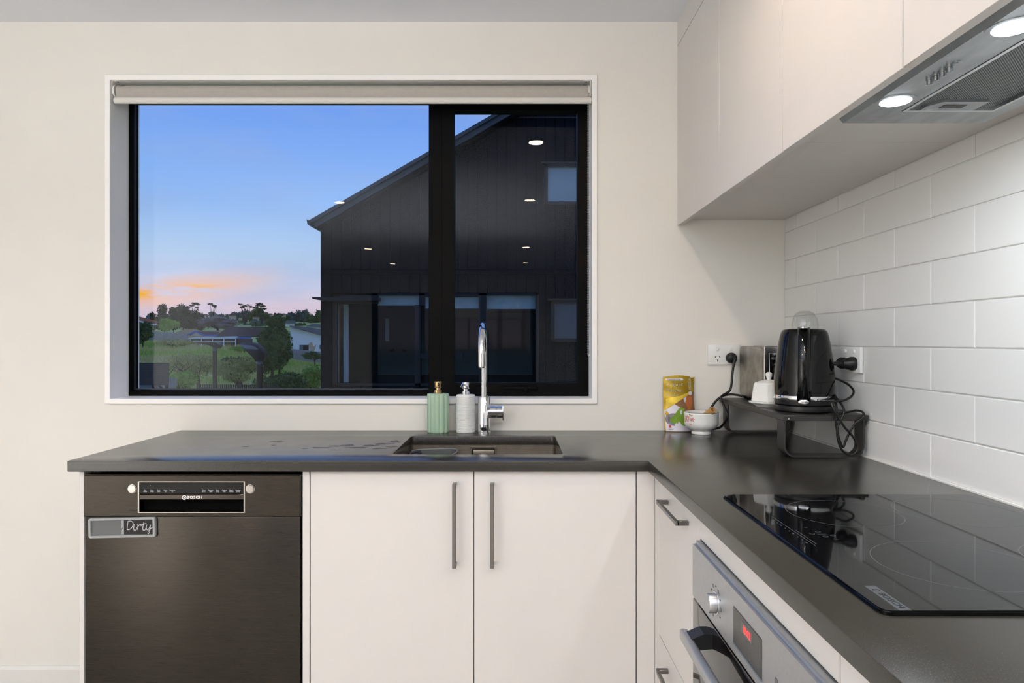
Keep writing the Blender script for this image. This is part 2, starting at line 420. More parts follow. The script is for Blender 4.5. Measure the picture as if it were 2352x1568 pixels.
def ringprism(bm, outer, inner, f, depth):
    """frame between two loops with equal counts. f maps (u,v)->Vector ; depth vector"""
    s = bmesh.new(); n = len(outer); d = Vector(depth)
    A = [s.verts.new(f(*p)) for p in outer]; B = [s.verts.new(f(*p)) for p in inner]
    A2 = [s.verts.new(f(*p) + d) for p in outer]; B2 = [s.verts.new(f(*p) + d) for p in inner]
    for i in range(n):
        j = (i + 1) % n
        s.faces.new((A[i], A[j], B[j], B[i])); s.faces.new((A2[i], B2[i], B2[j], A2[j]))
        s.faces.new((A[i], A2[i], A2[j], A[j])); s.faces.new((B[i], B[j], B2[j], B2[i]))
    merge(bm, s); return bm
def text(body, size, loc, parent, m, name='lettering', rot=(90, 0, 0), align='CENTER', ext=0.0002, local=False, sx_=1.0, shear=0.0):
    cu = bpy.data.curves.new('t', 'FONT'); cu.body = body; cu.size = size; cu.align_x = align; cu.align_y = 'CENTER'
    cu.extrude = ext; cu.resolution_u = 2; cu.space_line = 0.85; cu.shear = shear
    t = bpy.data.objects.new('t', cu); COL.objects.link(t)
    dg = bpy.context.evaluated_depsgraph_get(); me = bpy.data.meshes.new_from_object(t.evaluated_get(dg))
    bpy.data.objects.remove(t); bpy.data.curves.remove(cu)
    bm = bmesh.new(); bm.from_mesh(me); bpy.data.meshes.remove(me)
    if sx_ != 1: bmesh.ops.scale(bm, vec=(sx_, 1, 1), verts=bm.verts)
    eu = Matrix.LocRotScale(Vector(loc), Matrix.Rotation(0, 3, 'X') if rot is None else (Matrix.Rotation(R(rot[2]), 3, 'Z') @ Matrix.Rotation(R(rot[1]), 3, 'Y') @ Matrix.Rotation(R(rot[0]), 3, 'X')), Vector((1, 1, 1)))
    bmesh.ops.transform(bm, matrix=eu, verts=bm.verts)
    return obj(name, bm, m, parent, local=local, smooth=None)

# =================================================================== SETTING
YB = 2.486; XR = 1.0045; XL = -3.7; YF = -6.4; ZC = 2.423; CT = 0.924
OX0, OX1, OZ0, OZ1 = -1.474, 0.294, 1.036, 2.211       # window opening
YO = YB + 0.19                                          # outer face of the wall
bm = NB()
box(bm, XL - .1, OX0, YB, YO, -.05, ZC + .15); box(bm, OX1, XR + .12, YB, YO, -.05, ZC + .15)
box(bm, OX0, OX1, YB, YO, -.05, OZ0); box(bm, OX0, OX1, YB, YO, OZ1, ZC + .15)
struct(obj('wall_back', bm, M['wall'], smooth=None), 'warm white painted wall around the window')
struct(obj('floor', bx(XL, XR, YF, YB, -0.05, 0), M['floor'], smooth=None))
struct(obj('ceiling', bx(XL, XR, YF, YB, ZC, ZC + .1), M['ceil'], smooth=None))
wr = struct(obj('wall_right', bx(XR, XR + .12, YF, YB, 0, ZC), M['grout'], smooth=None), 'wall with white subway tiles above the worktop')
struct(obj('wall_left', bx(XL - .1, XL, YF, YB, 0, ZC), M['wall'], smooth=None))
GX0, GX1, GZ1 = -2.42, .42, 2.09
bm = NB(); box(bm, XL - .1, GX0, YF - .1, YF, 0, ZC); box(bm, GX1, XR + .12, YF - .1, YF, 0, ZC); box(bm, GX0, GX1, YF - .1, YF, GZ1, ZC)
struct(obj('wall_front', bm, M['wall'], smooth=None))
w2 = sempty('window_2', (-1.0, YF, 0), 'wide black framed glass doors behind the camera')
for xx in (GX0, -1.61, -.55, GX1 - .10): obj('frame_bar', bx(xx, xx + .10, YF - .08, YF - .03, .06, GZ1 - .04), M['black'], w2, smooth=None)
for a, b in ((0, .06), (GZ1 - .04, GZ1)): obj('frame_bar', bx(GX0, GX1, YF - .08, YF - .03, a, b), M['black'], w2, smooth=None)
obj('glass_pane', bx(GX0, GX1, YF - .057, YF - .053, .05, GZ1 - .03), M['pane'], w2, smooth=None)
bm = bx(XL, -1.195, YB - .014, YB, 0.0, .052); prism(bm, [(XL, YB - .014, .052), (XL, YB, .052), (XL, YB, .062), (XL, YB - .006, .062)], (-1.195 - XL, 0, 0))
struct(obj('baseboard_back', bm, M['trimw'], smooth=None))
# tiles : 308 mm pitch, 103 mm rows, half bond
tmesh = {}
def tile_mesh(w, h):
    k = (round(w, 4), round(h, 4))
    if k not in tmesh:
        s = bmesh.new(); bmesh.ops.create_cube(s, size=1)
        bmesh.ops.scale(s, vec=(.006, w, h), verts=s.verts)
        bmesh.ops.bevel(s, geom=[e for e in s.edges if all(v.co.x < 0 for v in e.verts)], offset=.0022, segments=2, affect='EDGES', profile=.5)
        me = bpy.data.meshes.new('tile'); s.to_mesh(me); s.free(); me.materials.append(M['tile'])
        tmesh[k] = me
    return tmesh[k]
ZS = 1.697
for row in range(8):
    z0 = CT + .003 + row * .1031; z1 = min(z0 + .1011, ZS + .02)
    off = 1.6176 + (0 if row % 2 == 0 else .154)
    k = -4
    while True:
        y1 = off - k * .308 - .001; y0 = y1 - .306; k += 1
        if y1 < .30: break
        if y0 > YB: continue
        y1c = min(y1, YB - .001)
        if y1c - y0 < .01: continue
        o = bpy.data.objects.new('tile', tile_mesh(y1c - y0, z1 - z0)); o.parent = wr
        o.location = (XR - .0005 - random.uniform(0, .0003), (y0 + y1c) / 2, (z0 + z1) / 2); COL.objects.link(o)
bm = bx(.994, 1.004, .3, YB - .002, CT, CT + .0035)
struct(obj('trim_1', bm, M['trimw'], smooth=None), 'white silicone bead between worktop and tiles')
# window -----------------------------------------------------------
w1 = sempty('window_1', (-.59, YB, OZ0), 'black framed window in a white timber reveal')
YFr = 2.600
def mitre(bm, x0, x1, z0, z1, t, y0, y1):
    outer = [(x0, z0), (x1, z0), (x1, z1), (x0, z1)]; inner = [(x0 + t, z0 + t), (x1 - t, z0 + t), (x1 - t, z1 - t), (x0 + t, z1 - t)]
    return ringprism(bm, outer, inner, lambda u, v: Vector((u, y0, v)), (0, y1 - y0, 0))
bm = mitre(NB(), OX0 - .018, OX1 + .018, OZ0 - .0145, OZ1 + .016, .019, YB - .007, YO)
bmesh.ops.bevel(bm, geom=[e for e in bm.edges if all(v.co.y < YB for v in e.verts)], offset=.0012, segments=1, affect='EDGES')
obj('window_reveal', bm, mat('reveal_skylit_white', (246, 243, 239), .4, var=.004), w1, smooth=None)  # lighter than the other white trim, sky light put into its colour
# outer black frame : left .04, bottom, mullion
fx0, fx1, fz0, fz1 = OX0 + .001, OX1 - .001, OZ0 + .005, OZ1 - .001
bm = NB()
box(bm, fx0, -1.462, YFr, YFr + .05, fz0, fz1, .002, 1)
box(bm, -.320, -.268, YFr, YFr + .07, fz0, fz1, .002, 1)
box(bm, .2565, fx1, YFr, YFr + .07, fz0, fz1, .002, 1)
box(bm, fx0, fx1, YFr + .0005, YFr + .07, fz0, 1.0625, .002, 1)
box(bm, fx0, fx1, YFr + .0005, YFr + .07, fz1 - .03, fz1, .002, 1)
obj('window_frame', bm, M['black'], w1)
bm = bx(-1.462, -1.458, YFr + .018, YFr + .028, 1.0625, fz1 - .03); box(bm, -1.462, -.32, YFr + .018, YFr + .03, 1.0625, 1.068)
obj('glazing_bead', bm, mat('rubber_bead', (40, 42, 46), .4, var=.03), w1)
sash = obj('window_sash', mitre(NB(), -.268, .2965, 1.045, 2.178, .046, YFr - .012, YFr + .035), M['black'], w1)
bm = bx(-.03, .10, YFr - .022, YFr - .01, 1.066, 1.078, .003); box(bm, .045, .06, YFr - .034, YFr - .012, 1.055, 1.078, .003)
obj('window_stay', bm, M['black'], w1)
p1 = obj('window_pane', bx(-1.462, -.320, YFr + .03, YFr + .034, 1.0625, fz1 - .03), M['pane'], w1, smooth=None)
p2 = obj('window_pane', bx(-.222, .2505, YFr + .022, YFr + .026, 1.091, 2.132), M['pane'], w1, smooth=None)
# roller blind
bl = thing('roller_blind', 'white roller blind rolled up at the top of the kitchen window', 'blind', (-.59, 2.507, 2.15))
lathe_x = lambda prof, c, n=32: lathe(NB(), prof, c, n, 'X')
obj('blind_roll', lathe_x([(.0225, 0), (.0225, 1.742)], (-1.455, 2.507, 2.1735)), M['fabric'], bl)
bm = NB(); prism(bm, [(-1.455, 2.4865, 2.178), (-1.455, 2.4875, 2.178), (-1.455, 2.4875, 2.14), (-1.455, 2.4865, 2.14)], (1.742, 0, 0))
obj('blind_fabric', bm, M['fabric'], bl, smooth=None)
s = NB(); lathe(s, [(.0118, 0), (.0123, .002), (.0123, 1.748), (.0118, 1.75)], (-1.459, 2.486, 2.1345), 24, 'X')
bmesh.ops.scale(s, vec=(1, .75, 1), space=Matrix.Translation((0, -2.486, 0)), verts=s.verts)
obj('bottom_rail', s, M['rail'], bl)
for sgn, xx in ((1, -1.4715), (-1, .2915)):
    bm = bx(min(xx, xx + sgn * .003), max(xx, xx + sgn * .003), 2.487, 2.545, 2.15, 2.2095, .0008, 1)
    box(bm, min(xx, xx + sgn * .028), max(xx, xx + sgn * .028), 2.487, 2.545, 2.2065, 2.2095, .0008, 1)
    lathe(bm, [(.0235, 0), (.0235, .006)], (xx + (0.004 if sgn > 0 else -.012), 2.507, 2.1735), 28, 'X')
    br = obj('blind_bracket', bm, M['trimw'], bl)
    for yy in (2.497, 2.53): obj('screw', lathe(NB(), [(.003, 0), (.003, .0012), (0, .0013)], (xx + sgn * .018, yy, 2.2055), 10), M['satin'], br)
s = NB(); ico = bmesh.new(); bmesh.ops.create_icosphere(ico, subdivisions=1, radius=.0021); im = bpy.data.meshes.new('b'); ico.to_mesh(im); ico.free()
z = 2.19
k = 0
while z > 1.203:
    for xo, yo, dz in ((.2785, 2.484, 0), (.2855, 2.4875, .003)):
        n0 = len(s.verts); s.from_mesh(im); s.verts.ensure_lookup_table()
        bmesh.ops.translate(s, vec=(xo, yo, z + dz), verts=s.verts[n0:])
    z -= .006
for xo, yo in ((.2785, 2.484), (.2855, 2.4875)): tube(s, [(xo, yo, 2.19), (xo, yo, 1.2)], .0006, 5)
tube(s, cat_path([(.2785, 2.484, 1.203), (.282, 2.485, 1.196), (.2855, 2.4875, 1.203)], 4), .0018, 6)
ch = obj('bead_chain', s, M['bead'], bl); ch['kind'] = 'stuff'

# ceiling downlights (seen mirrored in the window glass)
DLAB = iter(['largest lamp mirrored in the right window pane', 'second lamp down mirrored in the right pane', 'third lamp down mirrored in the right pane', 'lowest lamp mirrored in the right pane', 'lamp mirrored on the neighbour roof edge', 'upper of two lamps mirrored in the left pane', 'lower of two lamps mirrored in the left pane'])
def downlight(x, y, first=[None]):
    t = thing('downlight', 'round ceiling downlight, ' + next(DLAB), 'ceiling light', (x, y, ZC), group='ceiling downlights')
    bm = lathe(NB(), [(.043, -.004), (.052, -.004), (.054, 0), (.043, 0), (.043, -.004)], (x, y, ZC), 32)
    obj('trim_ring', bm, M['trimw'], t)
    bm = lathe(NB(), [(.042, -.002), (0, -.002)], (x, y, ZC), 32)
    obj('lens', bm, M['lens_warm'], t)
    l = bpy.data.lights.new('downlight_lamp', 'AREA'); l.shape = 'DISK'; l.size = .08; l.energy = DOWN_W * (.17 if y > 1 else .42 if y > -1 else 1.0); l.spread = R(155); l.color = LAMP_C
    lo = bpy.data.objects.new('lamp_source', l); lo.location = (0, 0, -.008); lo.parent = t; COL.objects.link(lo)
M['lens_warm'] = mat('warm_lens', (255, 240, 220), .5, emit=(255, 214, 160), estr=170, var=.01)
for x, y in ((.142, 1.27), (.148, -.37), (.174, -3.18), (.195, -4.82), (-1.45, -.44), (-1.82, -3.3), (-1.8, -4.93)):
    downlight(x, y)

# =================================================================== CABINETS AND WORKTOP
XF = .372; YFc = 1.851; YD = 1.867; XD = .3936; YN = -.3
# worktop
def worktop():
    xs = [-1.2155, -.347, .148, XF, .9985]; ys = [YN, YFc, 1.957, 2.336, YB - .0005]
    bm = NB(); V = {}
    def v(i, j, z):
        k = (i, j, z)
        if k not in V: V[k] = bm.verts.new((xs[i], ys[j], z))
        return V[k]
    def cell(i, j):
        if i < 0 or j < 0 or i > 3 or j > 3: return False
        if j == 0: return i == 3
        return not (i == 1 and j == 2)
    zt, zb = CT, CT - .030
    for i in range(4):
        for j in range(4):
            if not cell(i, j): continue
            bm.faces.new((v(i, j, zt), v(i + 1, j, zt), v(i + 1, j + 1, zt), v(i, j + 1, zt)))
            bm.faces.new((v(i, j, zb), v(i, j + 1, zb), v(i + 1, j + 1, zb), v(i + 1, j, zb)))
            for (di, dj, a, b) in ((-1, 0, (i, j), (i, j + 1)), (1, 0, (i + 1, j), (i + 1, j + 1)), (0, -1, (i, j), (i + 1, j)), (0, 1, (i, j + 1), (i + 1, j + 1))):
                if not cell(i + di, j + dj):
                    bm.faces.new((v(*a, zt), v(*b, zt), v(*b, zb), v(*a, zb)))
    bmesh.ops.recalc_face_normals(bm, faces=bm.faces)
    # round the sink corners
    ve = [e for e in bm.edges if abs(e.verts[0].co.z - e.verts[1].co.z) > .01 and e.verts[0].co.x in (xs[1], xs[2]) or False]
    ve = [e for e in bm.edges if abs(e.verts[0].co.z - e.verts[1].co.z) > .01 and min(abs(e.verts[0].co.x - xs[1]), abs(e.verts[0].co.x - xs[2])) < 1e-4 and min(abs(e.verts[0].co.y - ys[2]), abs(e.verts[0].co.y - ys[3])) < 1e-4]
    bmesh.ops.bevel(bm, geom=ve, offset=.016, segments=5, affect='EDGES', profile=.5)
    te = [e for e in bm.edges if e.verts[0].co.z > zt - 1e-5 and e.verts[1].co.z > zt - 1e-5 and len(e.link_faces) == 2 and any(abs(f.normal.z) < .3 for f in e.link_faces)]
    bmesh.ops.bevel(bm, geom=te, offset=.0015, segments=2, affect='EDGES', profile=.5)
    be = [e for e in bm.edges if e.verts[0].co.z < zb + 1e-5 and e.verts[1].co.z < zb + 1e-5 and len(e.link_faces) == 2 and any(abs(f.normal.z) < .3 for f in e.link_faces)]
    bmesh.ops.bevel(bm, geom=be, offset=.0015, segments=1, affect='EDGES')
    return bm
wt = obj('worktop', worktop(), M['stone'], loc=(0, 2.1, CT - .03), smooth=30)
tag(wt, 'L-shaped dark grey engineered stone worktop under the window and along the tiles', 'worktop')
# dried water marks on the stone, left of the sink
def blot(cx, cy, w, h, seed):
    rnd = random.Random(seed); n = 22; pts = []
    ph = [rnd.uniform(0, 6.28) for _ in range(5)]
    for i in range(n):
        a = 2 * math.pi * i / n; r = 1 + .25 * math.sin(3 * a + ph[0]) + .18 * math.sin(5 * a + ph[1]) + .12 * math.sin(9 * a + ph[2])
        pts.append((cx + w / 2 * r * math.cos(a), cy + h / 2 * r * math.sin(a), CT + .0001))
    return pts
sm = NB()
for i, (px, py, wpx, dd) in enumerate(((635, 1014, 26, .010), (628, 1022, 10, .006), (564, 1025, 14, .006), (735, 1027, 40, .006), (770, 1024, 30, .012), (800, 1022, 26, .016), (820, 1027, 46, .01),
                                       (850, 1023, 34, .018), (880, 1019, 40, .02), (905, 1014, 26, .03), (1065, 1050, 18, .006), (1120, 1051, 12, .004), (770, 1033, 20, .004), (870, 1030, 34, .008), (700, 1030, 14, .004), (900, 1026, 24, .01))):
    d = (CZ - CT) * F / (py - 784); X = (px - 1176) * d / F
    prism(sm, blot(X, d, wpx * d / F, dd * 1.6, i), (0, 0, .00012))
obj('water_mark', sm, M['smear'], wt, smooth=None)['kind'] = 'stuff'

# side panel left of dishwasher
def cabinet(name, label, loc, group=None): return thing(name, label, 'cabinet', loc, group=group)
def bar_handle_v(x, y, z0, z1, parent):
    bm = bx(x - .005, x + .005, y - .030, y - .021, z0, z1, .0012, 1)
    for zz_ in (z0 + .006, z1 - .006): box(bm, x - .005, x + .005, y - .024, y, zz_ - .005, zz_ + .005, .001, 1)
    return obj('handle', bm, M['handle'], parent, label='slim square nickel bar handle')
ep = obj('end_panel', bx(-1.193, -1.1805, YD, YB - .001, 0, .894, .0008, 1), M['cab'], loc=(-1.187, 2.17, 0)); tag(ep, 'white cabinet end panel standing left of the dishwasher', 'panel')
# sink cabinet
sc = cabinet('sink_cabinet', 'white two-door base cabinet below the sink', (-.11, 2.17, 0))
bm = bx(-.5775, -.5585, YD, YB - .02, .1, .893, .0008, 1)
box(bm, -.5585, .345, YD + .021, YD + .037, .10, .893)
obj('body', bm, M['cab'], sc)
for (x0, x1, hx) in ((-.5555, -.1065, -.1575), (-.1040, .3415, -.0545)):
    dr = obj('door', bx(x0, x1, YD, YD + .018, .115, .892, .0008, 1), M['cab'], sc)
    bar_handle_v(hx, YD, .633, .863, dr)
obj('plinth', bx(-.5775, .345, YD + .06, YD + .075, 0, .1), M['plinth'], sc)
# corner filler
cf = obj('corner_filler_panel', bx(.3445, XD, YD, YD + .018, .1, .893, .0006, 1), M['cab'], loc=(.37, YD, .1)); tag(cf, 'narrow white filler panel in the inside corner of the cabinets', 'panel')
# drawer cabinet on right run
dc = cabinet('drawer_cabinet', 'white drawer cabinet between the inside corner and the oven', (.7, 1.6, 0))
bm = bx(XD, XD + .018, 1.812, YD - .001, .1, .893, .0006, 1); box(bm, XD + .02, .99, 1.42, 1.86, .1, .893)
obj('body', bm, M['cab'], dc)
def bar_handle_h(x, y0, y1, z, parent):
    bm = bx(x - .030, x - .022, y0, y1, z - .005, z + .005, .001, 1)
    for yy in (y0 + .006, y1 - .006): box(bm, x - .026, x, yy - .006, yy + .006, z - .005, z + .005, .001, 1)
    return obj('handle', bm, M['handle'], parent, label='slim square nickel bar handle')
for z0, z1 in ((.469, .892), (.115, .466)):
    dr = obj('drawer', bx(XD, XD + .018, 1.4205, 1.809, z0, z1, .0008, 1), M['cab'], dc)
    bar_handle_h(XD, 1.505, 1.714, z1 - .047, dr)
obj('plinth', bx(XD + .05, XD + .065, 1.42, YD, 0, .1), M['plinth'], dc)
# oven housing
oh = cabinet('oven_housing', 'white cabinet panel framing the built-in oven', (.7, 1.1, 0))
obj('top_panel', bx(XD, XD + .018, .815, 1.4175, .838, .892, .0008, 1), M['cab'], oh)
obj('side_panel', bx(XD + .02, .99, .8135, .8185, .1, .893), M['cab'], oh); obj('side_panel', bx(XD + .02, .99, 1.4135, 1.4185, .1, .893), M['cab'], oh)
obj('plinth', bx(XD + .05, XD + .065, .815, 1.4175, 0, .1), M['plinth'], oh)
nc = cabinet('near_cabinet', 'white base cabinet nearest the camera, right of the oven', (.7, .25, 0))
obj('body', bx(XD + .02, .99, YN + .01, .812, .1, .893), M['cab'], nc)
dr = obj('door', bx(XD, XD + .018, .36, .8115, .115, .892, .0008, 1), M['cab'], nc)
dr2 = obj('door', bx(XD, XD + .018, YN + .01, .357, .115, .892, .0008, 1), M['cab'], nc)
obj('plinth', bx(XD + .05, XD + .065, YN + .01, .81, 0, .1), M['plinth'], nc)

# upper cabinets -----------------------------------------------------
XU = .607; ZD = 1.675; ZT = 2.331
def upper(name, label, y0, y1, filler=False):
    t = cabinet(name, label, (.8, (y0 + y1) / 2, ZS))
    obj('door', bx(XU, XU + .018, y0 + .0012, y1 - .0012, ZD, ZT, .0008, 1), M['cab'], t)
    bm = NB(); box(bm, XU + .019, XR - .0075, y0 + .0005, y1 - .0005, ZS, ZT)
    obj('body', bm, M['cab'], t)
    return t
upper('wall_cabinet', 'white wall cabinet against the back wall, furthest from the camera', 1.983, YB - .001)
upper('wall_cabinet', 'white wall cabinet second from the back wall, before the rangehood', 1.520, 1.983)
upper('wall_cabinet', 'white wall cabinet over the far end of the rangehood', 1.052, 1.520)
t = upper('wall_cabinet', 'white wall cabinet nearest the camera, over the rangehood lamps', .58, 1.052)
upper('wall_cabinet', 'white wall cabinet outside the frame beside the camera', YN, .58)
fl = obj('bulkhead_panel', bx(XU, XR, YN, YB - .001, ZT + .002, ZC), M['cab'], loc=(.8, 1.1, ZT), smooth=None); tag(fl, 'white filler panel between the wall cabinets and the ceiling', 'panel')

# rangehood ------------------------------------------------------------
hx0, hx1, hy0, hy1 = XU + .0195, .908, .786, 1.306; HZ = 1.671
rh = thing('rangehood', 'grey steel undermount rangehood with two lit lamps and a mesh filter', 'rangehood', (.77, 1.05, ZS))
FX0, FX1, FY0, FY1 = .717, .877, .856, 1.235
bm = NB()
def ringxy(b, x0, x1, y0, y1, a0, a1, b0, b1, za, zb):
    return ringprism(b, [(x0, y0), (x1, y0), (x1, y1), (x0, y1)], [(a0, b0), (a1, b0), (a1, b1), (a0, b1)], lambda u, v: Vector((u, v, za)), (0, 0, zb - za))
ringxy(bm, hx0 + .012, hx1, hy0, hy1, FX0 - .004, FX1 + .004, FY0 - .004, FY1 + .004, HZ, ZS - .001)
obj('bottom_plate', bm, M['steel_h'], rh, smooth=None)
bm = NB(); prism(bm, [(hx0, hy0, ZS - .001), (hx0, hy0, ZS - .012), (hx0 + .0115, hy0, HZ), (hx0 + .0115, hy0, ZS - .001)], (0, hy1 - hy0, 0))
obj('front_lip', bm, M['steel_h'], rh, smooth=None)
fl_ = NB(); box(fl_, FX0 - .002, FX1 + .002, FY0 - .002, FY1 + .002, HZ + .005, HZ + .009)
fil = obj('filter', fl_, M['filter'], rh, smooth=None)
bm = NB(); ringxy(bm, FX0 - .0035, FX1 + .0035, FY0 - .0035, FY1 + .0035, FX0 + .003, FX1 - .003, FY0 + .003, FY1 - .003, HZ - .0012, HZ + .006)
obj('filter_rim', bm, mat('bright_rim', (205, 208, 210), .25, 1.0, var=.03), fil, smooth=None)
bm = NB(); cxh = .790
prism(bm, [(cxh - .045, FY1 - .003, HZ + .001), (cxh + .052, FY1 - .003, HZ + .001), (cxh + .052, FY1 - .042, HZ + .001), (cxh - .030, FY1 - .042, HZ + .001), (cxh - .045, FY1 - .018, HZ + .001)], (0, 0, .004))
hf = obj('filter_handle', bm, M['steel_h'], fil, smooth=None)
bm = bx(cxh - .018, cxh + .022, FY1 - .028, FY1 - .010, HZ + .0002, HZ + .0012); obj('finger_slot', bm, M['satin'], rh, smooth=None)
M['hoodlens'] = mat('cool_lens', (255, 255, 255), .5, emit=(240, 248, 255), estr=22, var=.01)
for yy in (1.186, .907):
    bm = lathe(NB(), [(.0255, 0), (.033, 0), (.033, -.0008), (.0255, -.0012), (.0255, 0)], (.672, yy, HZ), 36)
    ring = obj('lamp_ring', bm, M['steel_h'], rh)
    obj('lamp_lens', lathe(NB(), [(.0252, -.0004), (.0245, -.002), (0, -.0024)], (.672, yy, HZ), 32), M['hoodlens'], ring)
    l = bpy.data.lights.new('hood_lamp', 'AREA'); l.shape = 'DISK'; l.size = .045; l.energy = HOOD_W; l.color = (.88, .95, 1.0)
    lo = bpy.data.objects.new('lamp_source', l); lo.location = Vector((.672, yy, HZ - .006)) - rh.location; lo.parent = rh; COL.objects.link(lo)
for i in range(5):
    yy = 1.0875 - i * .0166; h = .009 if i < 4 else .002
    bm = lathe(NB(), [(.0062, 0), (.0062, -.0015), (.0048, -.0018), (.0048, -h), (.0042, -h - .0006), (0, -h - .0008)], (.671, yy, HZ), 20)
    obj('button', bm, M['steel_h'] if i != 1 else M['steel_h'], rh)

# =================================================================== SINK
snk = thing('sink', 'undermount stainless steel sink below the chrome tap', 'sink', (-.1, 2.146, .70))
def basin():
    bm = NB(); x0, x1, y0, y1 = -.349, .150, 1.955, 2.338; zt = CT - .0305; zb = .70
    out = []
    for (w, h, z, r) in ((x1 - x0, y1 - y0, zt, .018), (x1 - x0, y1 - y0, zb + .02, .018), (x1 - x0 - .03, y1 - y0 - .03, zb, .02)):
        out.append([bm.verts.new((p[0], p[1], z)) for p in rrect(w, h, r, 5, (x0 + x1) / 2, (y0 + y1) / 2)])
    fl = [bm.verts.new((p[0], p[1], zt)) for p in rrect(x1 - x0 + .03, y1 - y0 + .03, .02, 5, (x0 + x1) / 2, (y0 + y1) / 2)]
    rings = [fl] + out
    for a, b in zip(rings, rings[1:]):
        for i in range(len(a)): bm.faces.new((a[i], a[(i + 1) % len(a)], b[(i + 1) % len(a)], b[i]))
    bm.faces.new(out[-1]); return bm
obj('basin', basin(), M['steel_s'], snk)
bm = NB(); ringprism(bm, rrect(.092, .05, .004, 3, -.0985, .862), rrect(.078, .038, .004, 3, -.0985, .862), lambda u, v: Vector((u, 2.334, v)), (0, .003, 0))
obj('overflow_frame', bm, M['steel_s'], snk)
obj('overflow_recess', bx(-.137, -.060, 2.3355, 2.337, .844, .880), M['void'], snk, smooth=None)
obj('overflow_cover', bx(-.1345, -.0625, 2.331, 2.3352, .845, .8775, .0015), M['steel_s'], snk)
obj('drain', lathe(NB(), [(.055, .701), (.055, .703), (.045, .7025), (0, .7)], (-.1, 2.15, 0), 32), M['chromed'], snk)
# sink caddy (wavy rim)
cad = thing('sink_caddy', 'grey silicone caddy with a wavy rim hanging inside the left of the sink', 'caddy', (-.27, 2.25, .78))
bm = NB(); n = 48; A = []; B = []; C_ = []
pts = rrect(.155, .085, .03, 11, -.262, 2.272)
n = len(pts)
def rimz(x, y):
    u = (x + .34) / .155
    f = .872 - .018 * math.sin(u * math.pi) * 1.0 + .008 * u
    b = .880 + .004 * u
    w_ = (y - 2.23) / .085
    return f * (1 - w_) + b * w_
to = [bm.verts.new((x, y, rimz(x, y))) for x, y in pts]; bo = [bm.verts.new((x * .96 - .262 * .04, y * .96 + 2.272 * .04, .79)) for x, y in pts]
ti = [bm.verts.new((-.262 + (x + .262) * .965, 2.272 + (y - 2.272) * .94, rimz(x, y))) for x, y in pts]; bi = [bm.verts.new((-.262 + (x + .262) * .93, 2.272 + (y - 2.272) * .9, .795)) for x, y in pts]
for i in range(n):
    j = (i + 1) % n
    bm.faces.new((to[i], to[j], ti[j], ti[i])); bm.faces.new((to[i], bo[i], bo[j], to[j])); bm.faces.new((ti[i], ti[j], bi[j], bi[i]))
bm.faces.new(bo); bm.faces.new(bi)
obj('bin', bm, M['rubberg'], cad)
bm = NB(); tube(bm, [(x, y, rimz(x, y) + .0005) for x, y in pts] + [(pts[0][0], pts[0][1], rimz(*pts[0]) + .0005)], .0022, 8)
obj('rim', bm, mat('grey_rim', (120, 120, 122), .4, var=.03), cad)
# steel wool
bm = NB(); rnd = random.Random(3)
cc = Vector((-.318, 2.262, .868))
for k in range(70):
    a = rnd.uniform(0, 6.28); e = rnd.uniform(-1.2, 1.4); p0 = cc + Vector((math.cos(a) * math.cos(e) * .019, math.sin(a) * math.cos(e) * .014, math.sin(e) * .016)) * rnd.uniform(.6, 1)
    path = [p0 + Vector((math.cos(t * 2.1 + a) * .006, math.sin(t * 2.1 + a) * .006, math.sin(t * 1.3 + e) * .005)) for t in range(5)]
    tube(bm, cat_path(path, 2), .0008, 4)
so = obj('steel_wool_scourer', bm, M['scour'], loc=tuple(cc)); tag(so, 'tangled steel wool scourer tucked in the sink caddy', 'scourer')

# tap ------------------------------------------------------------------
tx, ty = -.0995, 2.42
tp = thing('kitchen_tap', 'chrome gooseneck mixer tap behind the sink', 'tap', (tx, ty, CT))
obj('base', lathe(NB(), [(.0245, 0), (.0245, .004), (.0225, .006), (.0225, .1265), (.0215, .128), (0, .128)], (tx, ty, CT), 40), M['chrome'], tp)
path = [Vector((tx, ty, CT + .12)), Vector((tx, ty, 1.12)), Vector((tx, ty, 1.2045))]
for i in range(1, 25):
    a = math.pi * i / 24; path.append(Vector((tx, ty - .1 + .1 * math.cos(a), 1.2045 + .1 * math.sin(a))))
path.append(Vector((tx, ty - .2, 1.168)))
obj('spout', tube(NB(), path, .0116, 24), M['chrome'], tp)
obj('aerator', lathe(NB(), [(.0095, 0), (.0105, .003), (.0105, .006)], (tx, ty - .2, 1.163), 24), M['chromed'], tp)
hb = obj('handle', lathe(NB(), [(0, .012), (.0215, .014), (.0215, .042), (.0205, .043), (.0205, .0445), (.0215, .0455), (.0215, .068), (.020, .0695), (0, .0695)], (tx, ty, .9985), 36, 'X'), M['chrome'], tp)
obj('lever', bx(tx + .0655, tx + .0695, ty - .021, ty - .012, .970, 1.022, .0015), M['chrome'], hb)

